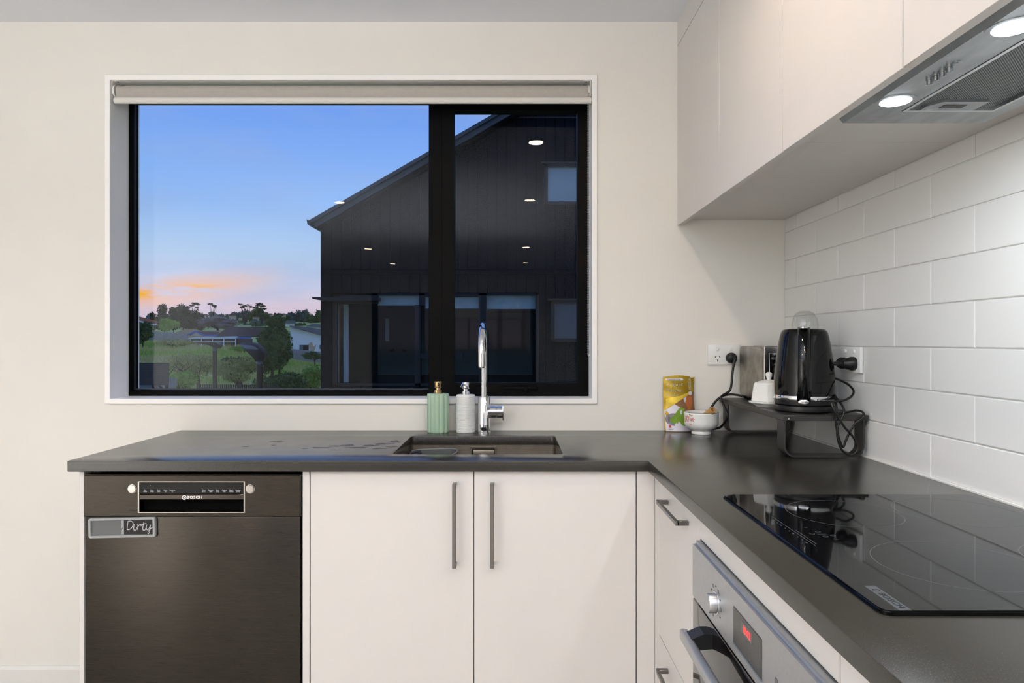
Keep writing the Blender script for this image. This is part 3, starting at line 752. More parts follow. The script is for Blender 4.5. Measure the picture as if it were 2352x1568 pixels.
# soap dispensers --------------------------------------------------------
def dispenser(label, x, y, r, hb_, m, pm, ribbed, nozzle_deg):
    t = thing('soap_dispenser', label, 'dispenser', (x, y, CT))
    if ribbed:
        prof = [(r * .93, 0), (r * .98, .002)]
        z = .004
        rr = random.Random(5)
        while z < hb_ - .008:
            prof += [(r * rr.uniform(.965, .985), z), (r * rr.uniform(.99, 1.01), z + .0016)]; z += .0032
        prof += [(r * .98, hb_ - .004), (r * .93, hb_ - .0012), (r * .80, hb_), (0, hb_)]
        b = lathe(NB(), prof, (x, y, CT), 48)
        for v in b.verts:
            a = math.atan2(v.co.y - y, v.co.x - x); v.co.z += .0012 * math.sin(2 * a + (v.co.z - CT) * 60)* (1 if CT + .003 < v.co.z < CT + hb_ - .002 else 0)
        obj('bottle', b, m, t)
    else:
        prof = [(r * .93, 0), (r * .97, .002), (r * .99, .006), (r, .02), (r, hb_ - .006), (r * .98, hb_ - .002), (r * .9, hb_), (0, hb_)]
        obj('bottle', lathe(NB(), prof, (x, y, CT), 96, flute=12, famp=.09), m, t)
    z = CT + hb_
    obj('collar', lathe(NB(), [(.0165, 0), (.0165, .003), (.0155, .004), (.0155, .012), (.014, .013), (0, .013)], (x, y, z), 28), pm, t)
    p = obj('pump', lathe(NB(), [(.010, .013), (.010, .020), (.0128, .0205), (.0132, .022), (.0132, .040), (.0128, .042), (.012, .0435), (0, .045)], (x, y, z), 28), pm, t)
    a = R(nozzle_deg); d = Vector((math.sin(a), -math.cos(a), 0))
    o = Vector((x, y, z + .036))
    obj('nozzle', tube(NB(), [o + d * .008, o + d * .02, o + d * .030 + Vector((0, 0, -.001)), o + d * .036 + Vector((0, 0, -.005))], .004, 12), pm, p)
    return t
dispenser('sage green fluted soap dispenser with a bronze pump left of the tap', -.2655, 2.435, .0385, .1395, M['sage'], M['brass'], False, 8)
dispenser('white horizontally ribbed soap dispenser with a chrome pump beside the tap', -.1665, 2.435, .0345, .136, M['wmatt'], M['chrome'], True, -25)

# =================================================================== DISHWASHER
dw = thing('dishwasher', 'brushed stainless steel dishwasher under the left end of the worktop', 'dishwasher', (-.88, 2.15, 0))
PY = 1.860
obj('body', bx(-1.172, -.582, PY + .03, YB - .05, .02, .875), M['satin'], dw)
bm = NB()
px0, px1, pz0, pz1 = -1.178, -.580, .7695, .8845; qx0, qx1, qz0, qz1 = -1.0235, -.7365, .7822, .8640
bb = ringprism(NB(), [(px0, pz0), (px1, pz0), (px1, pz1), (px0, pz1)], [(qx0, qz0), (qx1, qz0), (qx1, qz1), (qx0, qz1)], lambda u, v: Vector((u, PY, v)), (0, .028, 0))
bmesh.ops.bevel(bb, geom=[e for e in bb.edges if all(v.co.y < PY + .001 for v in e.verts) and (all(abs(v.co.x - px0) < 1e-4 for v in e.verts) or all(abs(v.co.x - px1) < 1e-4 for v in e.verts) or all(abs(v.co.z - pz0) < 1e-4 for v in e.verts) or all(abs(v.co.z - pz1) < 1e-4 for v in e.verts))], offset=.003, segments=3, affect='EDGES')
cp = obj('control_panel', bb, M['steel'], dw)
bm = ringprism(NB(), [(qx0 - .0035, qz0 - .0025), (qx1 + .0035, qz0 - .0025), (qx1 + .0035, qz1 + .002), (qx0 - .0035, qz1 + .002)], [(qx0, qz0), (qx1, qz0), (qx1, qz1), (qx0, qz1)], lambda u, v: Vector((u, PY - .0018, v)), (0, .006, 0))
obj('recess_frame', bm, M['chromed'], cp, smooth=None)
obj('display', bx(qx0, qx1, PY + .0005, PY + .01, .8312, qz1, .0005, 1), M['dark_glass'], cp)
bdg = obj('badge_strip', bx(qx0, qx1, PY - .0006, PY + .02, .8155, .8305, .0012, 1), mat('dark_chrome', (70, 66, 62), .1, 1.0, var=.05), cp)
obj('grip_recess', bx(qx0, qx1, PY + .022, PY + .026, qz0, .8155), M['void'], cp, smooth=None)
def dpx(px, py, off=0): return ((px - 1176) * PY / F, PY - .0004 + off, CZ + (784 - py) * PY / F)
for xx, words in ((245, 'Eco\nWash'), (360, 'Auto\nWash'), (475, 'Pots/\nPans'), (588, 'Quick\n1h'), (705, 'Favourite\n✩'), (1240, 'Start\nin hr.'), (1355, 'Remote\nStart'), (1468, 'Extra\nDry'), (1583, 'Hygiene\nPlus'), (1700, 'Speed\nPerfect'), (1812, 'Machine\nCare')):
    text(words, .0050, dpx(300 + xx / 7.35, 1090 + 272 / 7.35, .0004), cp, M['printw'], sx_=.85)
text('>', .0055, dpx(345.2, 1115.4, .0004), cp, M['printw'])
bm = NB()
for a, b in ((326, 419), (461.5, 554)):
    p = dpx(a, 1120.5); q = dpx(b, 1120.5); box(bm, p[0], q[0], PY, PY + .0004, p[2] - .0003, p[2] + .0003)
obj('marking_line', bm, M['print'], cp, smooth=None)
text('BOSCH', .0098, dpx(447.5, 1141.5, -.0008), cp, M['chrome'], ext=.0006, sx_=1.35)
c0 = dpx(424, 1142)
bm = lathe(NB(), [(.0049, 0), (.0060, 0), (.0060, .0014), (.0049, .0014), (.0049, 0)], (c0[0], PY - .0006, c0[2]), 28, '-Y')
box(bm, c0[0] - .0026, c0[0] - .0012, PY - .0018, PY - .0004, c0[2] - .003, c0[2] + .003); box(bm, c0[0] + .0012, c0[0] + .0026, PY - .0018, PY - .0004, c0[2] - .003, c0[2] + .003)
box(bm, c0[0] - .0026, c0[0] + .0026, PY - .0018, PY - .0004, c0[2] - .0006, c0[2] + .0006)
obj('logo', bm, M['chrome'], cp)
for bxp in (304, 575):
    c0 = dpx(bxp, 1122.5)
    obj('button', lathe(NB(), [(.0125, 0), (.0125, .001), (.0112, .0012), (.0112, .0026), (.0105, .0036), (0, .0038)], (c0[0], PY, c0[2]), 32, '-Y'), M['chromed'], cp)
text('Start', .0058, dpx(593, 1121), cp, M['printd'])
text('Silence', .0062, dpx(306, 1172), cp, M['printd'], sx_=1.2)
text('Serie|2', .0072, dpx(578, 1171), cp, M['printd'], sx_=1.35)
c0 = dpx(287, 1122); bm = lathe(NB(), [(.0022, 0), (.0028, 0), (.0028, .0003), (.0022, .0003), (.0022, 0)], (c0[0], PY - .0001, c0[2]), 16, '-Y')
box(bm, c0[0] - .0003, c0[0] + .0003, PY - .0004, PY, c0[2], c0[2] + .0034)
for k in (0, 1, 2): box(bm, c0[0] - .0022, c0[0] + .0022, PY - .0004, PY, c0[2] - .0065 - k * .0022, c0[2] - .0058 - k * .0022)
obj('power_symbol', bm, M['printd'], cp, smooth=None)
DY = 1.866
dd = obj('door', bx(-1.1755, -.5835, DY, DY + .025, .12, .7675, .0025), M['steel'], dw)
obj('plinth', bx(-1.172, -.582, DY + .05, DY + .06, 0, .11), M['satin'], dw)
bm = bx(-.5795, -.5778, PY + .01, PY + .05, .1, .893)
obj('side_seal', bx(-.5815, -.5778, PY + .03, PY + .06, .1, .893), M['void'], dw, smooth=None)
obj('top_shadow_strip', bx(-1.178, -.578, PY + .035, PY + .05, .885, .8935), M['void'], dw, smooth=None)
bm.free()
# Dirty magnet
mg = thing('dishwasher_magnet', 'grey sliding magnet reading Dirty on the dishwasher door', 'magnet', tuple(W(281, 1211, DY - .004)))
mtr = Matrix.Rotation(R(-1.4), 4, 'Y')
def mloc(bm): bmesh.ops.transform(bm, matrix=mtr, verts=bm.verts); return bm
mw, mh = 154 * DY / F, 45.5 * DY / F
bm = NB(); ringprism(bm, rrect(mw, mh, .006), rrect(mw - .016, mh - .013, .0015), lambda u, v: Vector((u, -.004 - .6 * u * u * .0, v)), (0, .008, 0))
bmesh.ops.bevel(bm, geom=[e for e in bm.edges if all(v.co.y < -.0039 for v in e.verts) and len(e.link_faces) == 2 and any(abs(f.normal.y) < .5 for f in e.link_faces)], offset=.0016, segments=2, affect='EDGES')
mf = obj('frame', mloc(bm), M['magnet'], mg, local=True)
obj('slide', mloc(bx(-mw / 2 + .006, mw / 2 - .006, .0005, .0035, -mh / 2 + .005, mh / 2 - .005)), M['magnet_in'], mg, local=True, smooth=None)
def mz(zx, zy): return ((180 + zx / 10.69 - 281) * DY / F, (1211 - (1170 + zy / 10.69)) * DY / F)
mtr_i = mtr.inverted()
def mq(zx, zy, y):  # already in rotated (image) position
    u, v = mz(zx, zy); return Vector((u, y, v))
bm = NB(); prism(bm, [mq(1120, 250, 0), mq(1832, 238, 0), mq(1836, 598, 0), mq(1124, 602, 0)], (0, -.001, 0)); obj('black_label', bm, mat('black_card', (18, 16, 18), .5, var=.02), mg, local=True, smooth=None)
bm = NB(); prism(bm, [mq(1060, 252, 0), mq(1120, 250, 0), mq(1124, 602, 0), mq(1070, 604, 0)], (0, -.0008, 0)); obj('white_label', bm, mat('white_card', (150, 152, 154), .5, var=.02), mg, local=True, smooth=None)
bm = NB()
for st in ([(1062, 500), (1080, 470), (1103, 420)],):
    tube(bm, cat_path([mq(a, b, -.0011) for a, b in st], 3), .0005, 5)
obj('lettering', bm, M['printd'], mg, local=True)
bm = NB()
for st, rr in (([(1228, 285), (1215, 360), (1206, 430), (1203, 492)], .0011), ([(1200, 300), (1250, 278), (1310, 285), (1350, 330), (1340, 400), (1300, 455), (1250, 488), (1203, 492)], .0010),
               ([(1378, 350), (1366, 410), (1364, 470), (1385, 508), (1418, 490), (1445, 440)], .0010), ([(1386, 296), (1390, 302)], .0013),
               ([(1448, 365), (1466, 390), (1460, 440), (1450, 495)], .0010), ([(1456, 450), (1485, 395), (1520, 358), (1545, 360), (1545, 405)], .0010),
               ([(1612, 305), (1600, 370), (1588, 440), (1592, 490), (1615, 512), (1645, 490), (1672, 430)], .0010), ([(1560, 372), (1610, 350), (1672, 330)], .0009),
               ([(1688, 365), (1675, 420), (1680, 475), (1705, 495), (1745, 450), (1772, 380)], .0010), ([(1778, 365), (1770, 430), (1762, 500), (1745, 565), (1720, 585), (1710, 560), (1735, 510), (1785, 460), (1830, 425)], .0010)):
    tube(bm, cat_path([mq(a, b, -.0012) for a, b in st], 5), rr, 6)
obj('lettering', bm, mat('silver_script', (190, 188, 186), .5, var=.02), mg, local=True)

# =================================================================== OVEN
XO = .377
ov = thing('oven', 'built-in stainless steel oven with a black glass door and red clock', 'oven', (.7, 1.115, .2))
oy0, oy1 = .819, 1.413
obj('body', bx(XO + .026, .95, oy0 + .01, oy1 - .01, .24, .836), M['satin'], ov)
bm = bx(XO, XO + .022, oy0, oy1, .7215, .8355)
bmesh.ops.bevel(bm, geom=[e for e in bm.edges if all(v.co.z > .83 and v.co.x < XO + .001 for v in e.verts)], offset=.007, segments=5, affect='EDGES')
op = obj('control_panel', bm, M['steel_o'], ov, smooth=50)
kc = (XO, 1.253, .766)
obj('knob_ring', lathe(NB(), [(.0205, 0), (.0205, .001), (.0185, .0015), (.0185, 0)], kc, 36, '-X'), M['chrome'], op)
obj('knob', lathe(NB(), [(.0175, 0), (.0175, .014), (.0165, .0155), (0, .016)], kc, 36, '-X'), M['steel_o'], op)
bm = NB()
for i in range(10):
    a = R(-60 + i * 30); cy = 1.253 + math.cos(a) * .031; cz_ = .766 + math.sin(a) * .031
    if i % 2: box(bm, XO - .0003, XO + .0002, cy - .003, cy + .003, cz_ - .0012, cz_ + .0012)
    else:
        ringprism(bm, [(cy - .003, cz_ - .003), (cy + .003, cz_ - .003), (cy + .003, cz_ + .003), (cy - .003, cz_ + .003)], [(cy - .0024, cz_ - .0024), (cy + .0024, cz_ - .0024), (cy + .0024, cz_ + .0024), (cy - .0024, cz_ + .0024)], lambda u, v: Vector((XO - .0003, u, v)), (.0005, 0, 0))
for yy in (.965,):
    ringprism(bm, [(yy - .004, .758), (yy + .004, .758), (yy + .004, .770), (yy - .004, .770)], [(yy - .0034, .7587), (yy + .0034, .7587), (yy + .0034, .7693), (yy - .0034, .7693)], lambda u, v: Vector((XO - .0003, u, v)), (.0005, 0, 0))
    box(bm, XO - .0003, XO + .0002, yy - .0004, yy + .0004, .760, .768)
obj('dial_marking', bm, M['printd'], op, smooth=None)['kind'] = 'stuff'
dp = obj('display', bx(XO - .0012, XO + .002, 1.022, 1.151, .7385, .8005, .0004, 1), mat('grey_display', (52, 50, 46), .25, var=.03), op)
obj('display_edge', bx(XO - .0018, XO + .001, 1.022, 1.151, .7365, .7400, .0003, 1), mat('blue_steel_edge', (120, 134, 146), .3, .6, var=.03), op)
obj('clock_window', bx(XO - .0016, XO + .001, 1.060, 1.112, .7745, .7935, .0002, 1), mat('clock_window_grey', (84, 84, 80), .3, var=.02), dp)
text('18:02', .0165, (XO - .0019, 1.0835, .7835), dp, M['red_led'], rot=(90, 0, -90), name='clock_digits', sx_=1.0)
bm = NB()
for yy, zz_ in ((1.088, .768), (1.10, .760), (1.085, .756), (1.07, .758), (1.085, .750), (1.068, .748)): box(bm, XO - .0015, XO, yy - .0025, yy + .0025, zz_ - .0007, zz_ + .0007)
obj('touch_symbol', bm, mat('display_symbol', (84, 84, 78), .4, var=.02), dp, smooth=None)
od = obj('door', bx(XO, XO + .024, oy0, oy1, .245, .7165, .003), M['oven_glass'], ov)
obj('door_gap', bx(XO + .008, XO + .02, oy0 + .002, oy1 - .002, .716, .722), M['void'], ov, smooth=None)
hd = obj('handle', bx(XO - .050, XO - .034, oy0 + .085, 1.325, .668, .690, .005, 3), M['steel_o'], od)
for yy in (1.290, oy0 + .10):
    bm = NB(); prism(bm, [(XO - .040, yy - .018, .668), (XO, yy - .018, .672), (XO, yy - .018, .700), (XO - .016, yy - .018, .700), (XO - .040, yy - .018, .690)], (0, .036, 0))
    obj('handle_mount', bm, M['satin'], od, smooth=None)

# =================================================================== HOB
hbt = thing('induction_hob', 'black glass induction hob set in the worktop beside the tiles', 'hob', (.7, 1.11, CT))
gx0, gx1, gy0, gy1 = .440, .960, .804, 1.4215; HT = CT + .0058
bm = NB(); prism(bm, [(u, v, CT + .0004) for u, v in rrect(gx1 - gx0, gy1 - gy0, .014, 6, (gx0 + gx1) / 2, (gy0 + gy1) / 2)], (0, 0, .0054))
bmesh.ops.bevel(bm, geom=[e for e in bm.edges if all(v.co.z > HT - 1e-4 for v in e.verts)], offset=.0022, segments=3, affect='EDGES')
glass = obj('glass_top', bm, M['hob'], hbt, smooth=30)
for cx, cy, r in ((.619, 1.265, .100), (.838, 1.275, .108), (.640, .975, .110), (.852, .985, .092)):
    obj('cooking_zone', lathe(NB(), [(r - .0005, 0), (r + .0005, 0), (r + .0005, .00012), (r - .0005, .00012), (r - .0005, 0)], (cx, cy, HT), 90), mat('zone_print', (74, 76, 78), .3, var=.02) if 'zp' not in M else M['zp'], glass, smooth=None)
obj('badge', bx(.4615, .4765, .806, .888, HT, HT + .00015), M['badge'], glass, smooth=None)
text('BOSCH', .0115, (.469, .838, HT + .0002), glass, M['dark_glass'], rot=(0, 0, -90), sx_=1.35)
obj('badge_logo', lathe(NB(), [(.0035, 0), (.0045, 0), (.0045, .0001), (.0035, .0001), (.0035, 0)], (.469, .872, HT + .00015), 20), M['dark_glass'], glass, smooth=None)
bm = NB()
for k in range(9): box(bm, .4680, .4695, 1.075 + k * .017, 1.0775 + k * .017 + (.004 if k % 3 == 0 else 0), HT, HT + .00012)
box(bm, .4755, .4761, 1.06, 1.24, HT, HT + .00012); box(bm, .4815, .4821, 1.07, 1.15, HT, HT + .00012)
for (cx, cy) in ((.500, 1.128), (.515, 1.112), (.530, 1.118), (.515, 1.14)):
    lathe(bm, [(.0036, 0), (.0042, 0), (.0042, .0001), (.0036, .0001), (.0036, 0)], (cx, cy, HT), 20)
box(bm, .5075, .5225, 1.1255, 1.1261, HT, HT + .0001); box(bm, .522, .528, 1.095, 1.0956, HT, HT + .0001); box(bm, .503, .509, 1.165, 1.1656, HT, HT + .0001)
obj('touch_control', bm, M['print'], glass, smooth=None)

# =================================================================== RISER SHELF
ZP = 1.0445
rs = thing('riser_shelf', 'black steel riser shelf in the worktop corner holding the kettle and toaster', 'shelf', (.877, 2.18, CT))
sx0, sx1, sy0, sy1 = .757, .9955, 1.889, 2.475
obj('shelf_plate', bx(sx0, sx1, sy0, sy1, ZP - .016, ZP, .0012, 1), M['blackmetal'], rs)
def uleg(y0, y1):
    path = []; x0, x1, z0, z1, r = sx0 + .003, sx1 - .010, CT + .002, ZP - .016, .032
    path.append((x0, z1)); path.append((x0, z0 + r))
    for i in range(1, 9): a = R(180 + 90 * i / 8); path.append((x0 + r + r * math.cos(a), z0 + r + r * math.sin(a)))
    for i in range(0, 9): a = R(270 + 90 * i / 8); path.append((x1 - r + r * math.cos(a), z0 + r + r * math.sin(a)))
    path.append((x1, z1))
    bm = NB(); prev = None; t = .0045; rings = []
    for i, (x, z) in enumerate(path):
        a = Vector(path[max(0, i - 1)]); b = Vector(path[min(len(path) - 1, i + 1)]); d = (b - a).normalized(); n = Vector((-d.y, d.x))
        if i == 0 or i == len(path) - 1: pass
        q = Vector((x, z)) + n * t
        rings.append([bm.verts.new(p) for p in ((x, y0, z), (x, y1, z), (q.x, y1, q.y), (q.x, y0, q.y))])
    for a, b in zip(rings, rings[1:]):
        for k in range(4): bm.faces.new((a[k], a[(k + 1) % 4], b[(k + 1) % 4], b[k]))
    bm.faces.new(rings[0]); bm.faces.new(rings[-1]); return bm
obj('leg', uleg(1.892, 1.940), M['blackmetal'], rs); obj('leg', uleg(2.385, 2.438), M['blackmetal'], rs)
obj('end_plate', bx(sx0 + .012, sx0 + .017, sy0 - .0012, sy0 + .001, ZP - .0125, ZP - .0075), M['chromed'], rs, smooth=None)

# toaster ----------------------------------------------------------------
tb = thing('toaster', 'dull chrome toaster standing at the back of the riser shelf behind the kettle', 'toaster', (.902, 2.345, ZP))
x0, x1, y0, y1, z0, z1 = .826, .978, 2.232, 2.460, ZP + .010, 1.234
bm = NB()
prism(bm, [(x0, u, v) for u, v in rrect(y1 - y0, z1 - z0, .022, 6, (y0 + y1) / 2, (z0 + z1) / 2)], (x1 - x0, 0, 0))
bmesh.ops.bevel(bm, geom=[e for e in bm.edges if all(abs(v.co.x - x0) < 1e-4 for v in e.verts)], offset=.004, segments=3, affect='EDGES')
obj('side_shell', bm, M['toaster_side'], tb, smooth=35)
bm = bx(x0 + .004, x1 + .0005, y0 - .004, y0 + .02, z0 + .004, z1 + .0015, .004, 3)
fp = obj('front_panel', bm, M['chromed'], tb)
obj('mirror_inset', bx(x0 + .020, x1 - .015, y0 - .0055, y0 - .003, z0 + .03, z1 - .022, .001, 1), M['chrome'], tb)
bm = bx(x0 + .034, x0 + .085, y0 - .03, y0 - .006, z1 - .045, z1 - .036, .003); obj('lever', bm, M['satin'], tb)
bm = bx(x0 + .03, x1 - .03, y0 - .009, y0 - .005, z0 + .05, z0 + .066, .001); obj('control_strip', bm, M['satin'], tb)
bm = NB(); box(bm, x0 + .04, x0 + .06, y0 + .04, y1 - .03, z1 - .001, z1 + .0008); box(bm, x0 + .09, x0 + .11, y0 + .04, y1 - .03, z1 - .001, z1 + .0008)
obj('slot', bm, M['void'], tb, smooth=None)
for yy in (y0 + .03, y1 - .03):
    for xx in (x0 + .03, x1 - .03): obj('foot', lathe(NB(), [(.012, 0), (.014, .011)], (xx, yy, ZP), 16), M['rubber'], tb)

# butter dish ------------------------------------------------------------
bd = thing('butter_dish', 'white ceramic butter dish with a knobbed lid left of the kettle', 'butter dish', (.816, 2.150, ZP), R(33))
def octo(w, d, c):
    w *= .9; d *= .9; c *= .9
    return [(-w / 2 + c, -d / 2), (w / 2 - c, -d / 2), (w / 2, -d / 2 + c), (w / 2, d / 2 - c), (w / 2 - c, d / 2), (-w / 2 + c, d / 2), (-w / 2, d / 2 - c), (-w / 2, -d / 2 + c)]
def loft(levels):
    bm = NB(); rings = [[bm.verts.new((x, y, z)) for x, y in octo(w, d, c)] for (w, d, c, z) in levels]
    for a, b in zip(rings, rings[1:]):
        for i in range(8): bm.faces.new((a[i], a[(i + 1) % 8], b[(i + 1) % 8], b[i]))
    bm.faces.new(rings[0][::-1]); bm.faces.new(rings[-1])
    bmesh.ops.bevel(bm, geom=[e for e in bm.edges], offset=.0018, segments=2, affect='EDGES'); return bm
obj('plate', loft([(.085, .075, .016, 0), (.088, .078, .016, .004), (.124, .112, .02, .013), (.124, .112, .02, .0165)]), M['wceram'], bd, local=True)
lid = obj('lid', loft([(.104, .092, .014, .0168), (.092, .080, .014, .073), (.078, .066, .012, .077), (.030, .030, .008, .084)]), M['wceram'], bd, local=True)
obj('knob', lathe(NB(), [(.008, .082), (.0065, .088), (.0085, .093), (.0105, .099), (.0095, .105), (.005, .1085), (0, .109)], (0, 0, 0), 24), M['wceram'], lid, local=True)

# kettle --------------------------------------------------------------------
kx, ky = .864, 2.003
kt = thing('kettle', 'glossy black electric kettle with a chrome band at the front of the riser shelf', 'kettle', (kx, ky, ZP))
obj('power_base', lathe(NB(), [(.080, .003), (.0835, .004), (.0845, .010), (.0835, .018), (.080, .0205), (0, .0205)], (kx, ky, ZP), 64), M['satin'], kt)
obj('base_foot', lathe(NB(), [(.074, 0), (.076, .0035)], (kx, ky, ZP), 40), M['rubber'], kt)
body = [(.078, .0215), (.0815, .023), (.083, .034), (.0832, .0365), (.0832, .0375)]
obj('lower_body', lathe(NB(), body + [(0, .0376)], (kx, ky, ZP), 64), M['satin'], kt)
obj('chrome_band', lathe(NB(), [(.0838, .0375), (.0842, .039), (.0842, .047), (.0838, .0485), (0, .0486)], (kx, ky, ZP), 64), M['chrome'], kt)
prof = [(.0832, .0485), (.0838, .060), (.0838, .080), (.0828, .105), (.0808, .130), (.0780, .155), (.0745, .180), (.0705, .205), (.0672, .222), (.0640, .2325), (.0590, .2395), (.050, .2425), (0, .2435)]
obj('body', lathe(NB(), prof, (kx, ky, ZP), 72), M['gloss'], kt)
# handle on the camera side
def rad(h):
    pr = [(.083, .0), (.083, .0485)] + prof[:-2]
    for a, b in zip(pr, pr[1:]):
        if a[1] <= h <= b[1]: return a[0] + (b[0] - a[0]) * (h - a[1]) / max(1e-6, b[1] - a[1])
    return .06
dirh = Vector((-kx - .02, -ky, 0)).normalized(); side = Vector((-dirh.y, dirh.x, 0))
c = Vector((kx, ky, ZP)); bm = NB(); rings = []
hs = [(.030, 0), (.045, .010), (.07, .020), (.11, .026), (.15, .028), (.19, .026), (.22, .020), (.2385, .008), (.246, -.012), (.248, -.03)]
for h, o_ in hs:
    rr = rad(min(h, .235)); 
    outer = rr + o_; w = .0165 + .002 * (h < .06)
    th = .016 if .05 < h < .225 else .02
    ring = []
    for (u, v) in ((-1, -1), (-.6, 0), (.6, 0), (1, -1)):
        ring.append(c + Vector((0, 0, h)) + dirh * (outer + (v * .006)) + side * (u * w))
    for (u) in (1, -1): ring.append(c + Vector((0, 0, h - (.006 if h > .2 else 0))) + dirh * (outer - th) + side * (u * w))
    rings.append([bm.verts.new(p) for p in ring])
for a, b in zip(rings, rings[1:]):
    for i in range(6): bm.faces.new((a[i], a[(i + 1) % 6], b[(i + 1) % 6], b[i]))
bm.faces.new(rings[0][::-1]); bm.faces.new(rings[-1])
bmesh.ops.bevel(bm, geom=[e for e in bm.edges if len(e.link_faces) == 2 and e.calc_face_angle(0) > .5], offset=.0015, segments=2, affect='EDGES')
hdl = obj('handle', bm, M['gloss'], kt, smooth=60)
mt = Matrix.Translation(c + dirh * (rad(.235) + .004) + Vector((0, 0, .2465))) 
bm = lathe(NB(), [(.0105, -.003), (.0105, .001), (.009, .0022), (0, .0026)], (0, 0, 0), 24); bmesh.ops.transform(bm, matrix=mt, verts=bm.verts)
obj('lid_button', bm, M['chrome'], kt)
# power switch : chrome oval
bm = lathe(NB(), [(.015, 0), (.014, .004), (0, .006)], (0, 0, 0), 28)
rot = Matrix.Rotation(math.atan2(dirh.y, dirh.x), 4, 'Z') @ Matrix.Rotation(R(90), 4, 'Y')
bmesh.ops.scale(bm, vec=(.42, 1, 1), verts=bm.verts)
bmesh.ops.transform(bm, matrix=Matrix.Translation(c + dirh * (.085 + .004) + Vector((0, 0, .034))) @ rot, verts=bm.verts)
obj('power_switch', bm, M['chrome'], kt)

# clear cup behind the kettle -------------------------------------------------
gx, gy = .938, 2.168
gc = thing('clear_blender_cup', 'clear domed plastic cup standing upside down behind the kettle', 'cup', (gx, gy, ZP))
prof = [(.041, .02), (.0425, .10), (.0415, .20), (.040, .262), (.036, .283), (.028, .296), (.015, .3025), (0, .304)]
inn = [(0, .3015), (.014, .3), (.0265, .2938), (.0342, .2815), (.0382, .261), (.0397, .20), (.0407, .10), (.0392, .02)]
obj('cup', lathe(NB(), prof + inn, (gx, gy, ZP), 40), M['dome'], gc)
obj('blade_cap', lathe(NB(), [(.040, 0), (.0425, .003), (.0425, .026), (.040, .028), (0, .028)], (gx, gy, ZP), 40), M['satin'], gc)

# power outlets ---------------------------------------------------------------
def outlet_back():
    t = thing('wall_socket', 'white double wall socket on the painted wall with one black plug', 'socket', (.776, YB, 1.2))
    ax0, ax1, az0, az1 = .7178, .8340, 1.1650, 1.2390
    obj('faceplate', bx(ax0, ax1, YB - .009, YB - .0003, az0, az1, .002, 2), M['plastw'], t)
    for px in (1647, 1679.5):
        p = W(px, 802, YB - .009)
        s = lathe(NB(), [(.0062, 0), (.0062, .003), (.005, .0042), (0, .0045)], (p.x, YB - .009, p.z), 22, '-Y'); bmesh.ops.scale(s, vec=(.92, 1, 1), space=Matrix.Translation((-p.x, 0, 0)), verts=s.verts)
        obj('switch', s, M['plastw'], t)
    p = W(1648.3, 823, YB - .0095); bm = NB()
    for dx, dz, an in ((-.0075, .006, -30), (.0075, .006, 30), (0, -.0075, 0)):
        b = bx(-.0011, .0011, -.0004, .0004, -.0038, .0038); bmesh.ops.rotate(b, cent=(0, 0, 0), matrix=Matrix.Rotation(R(-an if dz > 0 else 0), 3, 'Y'), verts=b.verts)
        merge(bm, b, Matrix.Translation((p.x + dx, YB - .0092, p.z + dz)))
    obj('socket_hole', bm, M['void'], t, smooth=None)
    return t
outlet_back()
def outlet_tile():
    t = thing('wall_socket', 'white raised double socket on the tiled wall right of the kettle', 'socket', (XR - .006, 1.98, 1.2))
    obj('faceplate', bx(.9895, .9995, 1.925, 2.041, 1.1595, 1.2345, .002, 2), M['plastw'], t)
    for yy in (2.008, 1.957):
        obj('switch', lathe(NB(), [(.0062, 0), (.0062, .0035), (.005, .0048), (0, .005)], (.9895, yy, 1.221), 22, '-X'), M['plastw'], t)
outlet_tile()
def plug(name, label, pos, axis, cat='plug'):
    t = thing(name, label, cat, pos)
    prof = [(.0195, .0002), (.020, .003), (.020, .011), (.0175, .014), (.0165, .022), (.0125, .026), (.010, .034)]
    obj('plug_head', lathe(NB(), prof + [(0, .034)], pos, 28, axis), M['rubber'], t)
    st = []
    for k in range(5):
        st += [(.0078 - k * .0006, .034 + k * .006), (.0078 - k * .0006, .0375 + k * .006), (.0055, .038 + k * .006), (.0055, .0398 + k * .006)]
    obj('strain_relief', lathe(NB(), st, pos, 18, axis), M['rubber'], t)
    return t
# toaster cord : plug angled on the back wall
pp = W(1678.5, 821.6, YB - .0092)
tpl = thing('toaster_cable', 'black power plug and cord looping from the wall socket to the toaster', 'cable', (pp.x, pp.y, pp.z))
obj('plug', lathe(NB(), [(.0190, .0004), (.0195, .004), (.0195, .012), (.017, .018), (.011, .022), (0, .023)], (pp.x, pp.y, pp.z), 28, '-Y'), M['rubber'], tpl)
p0 = Vector((pp.x + .004, pp.y - .020, pp.z - .001))
obj('strain_relief', tube(NB(), [p0, p0 + Vector((.003, -.008, -.004)), W(1686, 832, 2.449), W(1685, 842, 2.447)], .0056, 12, radii=[.0075, .0072, .006, .0045]), M['rubber'], tpl)
pts = [W(1685, 838, 2.447), W(1682, 860, 2.445), W(1677, 895, 2.44), W(1675, 912, 2.43), W(1674, 940, 2.38), W(1670, 958, 2.37), Vector((.745, 2.40, .952)), Vector((.738, 2.435, .938))]
pts[4].x = min(pts[4].x, sx0 - .006); pts[3].x = min(pts[3].x, sx0 - .006)
back = [Vector((.705, 2.464, .930)), Vector((.69, 2.473, .955)), W(1634, 935, 2.46), W(1645, 920, 2.455), W(1660, 909, 2.45), W(1680, 905.5, 2.44), W(1705, 909, 2.40), Vector((.835, 2.42, ZP + .006))]
obj('cord', tube(NB(), cat_path(pts + back, 7), .0042, 10), M['rubber'], tpl)
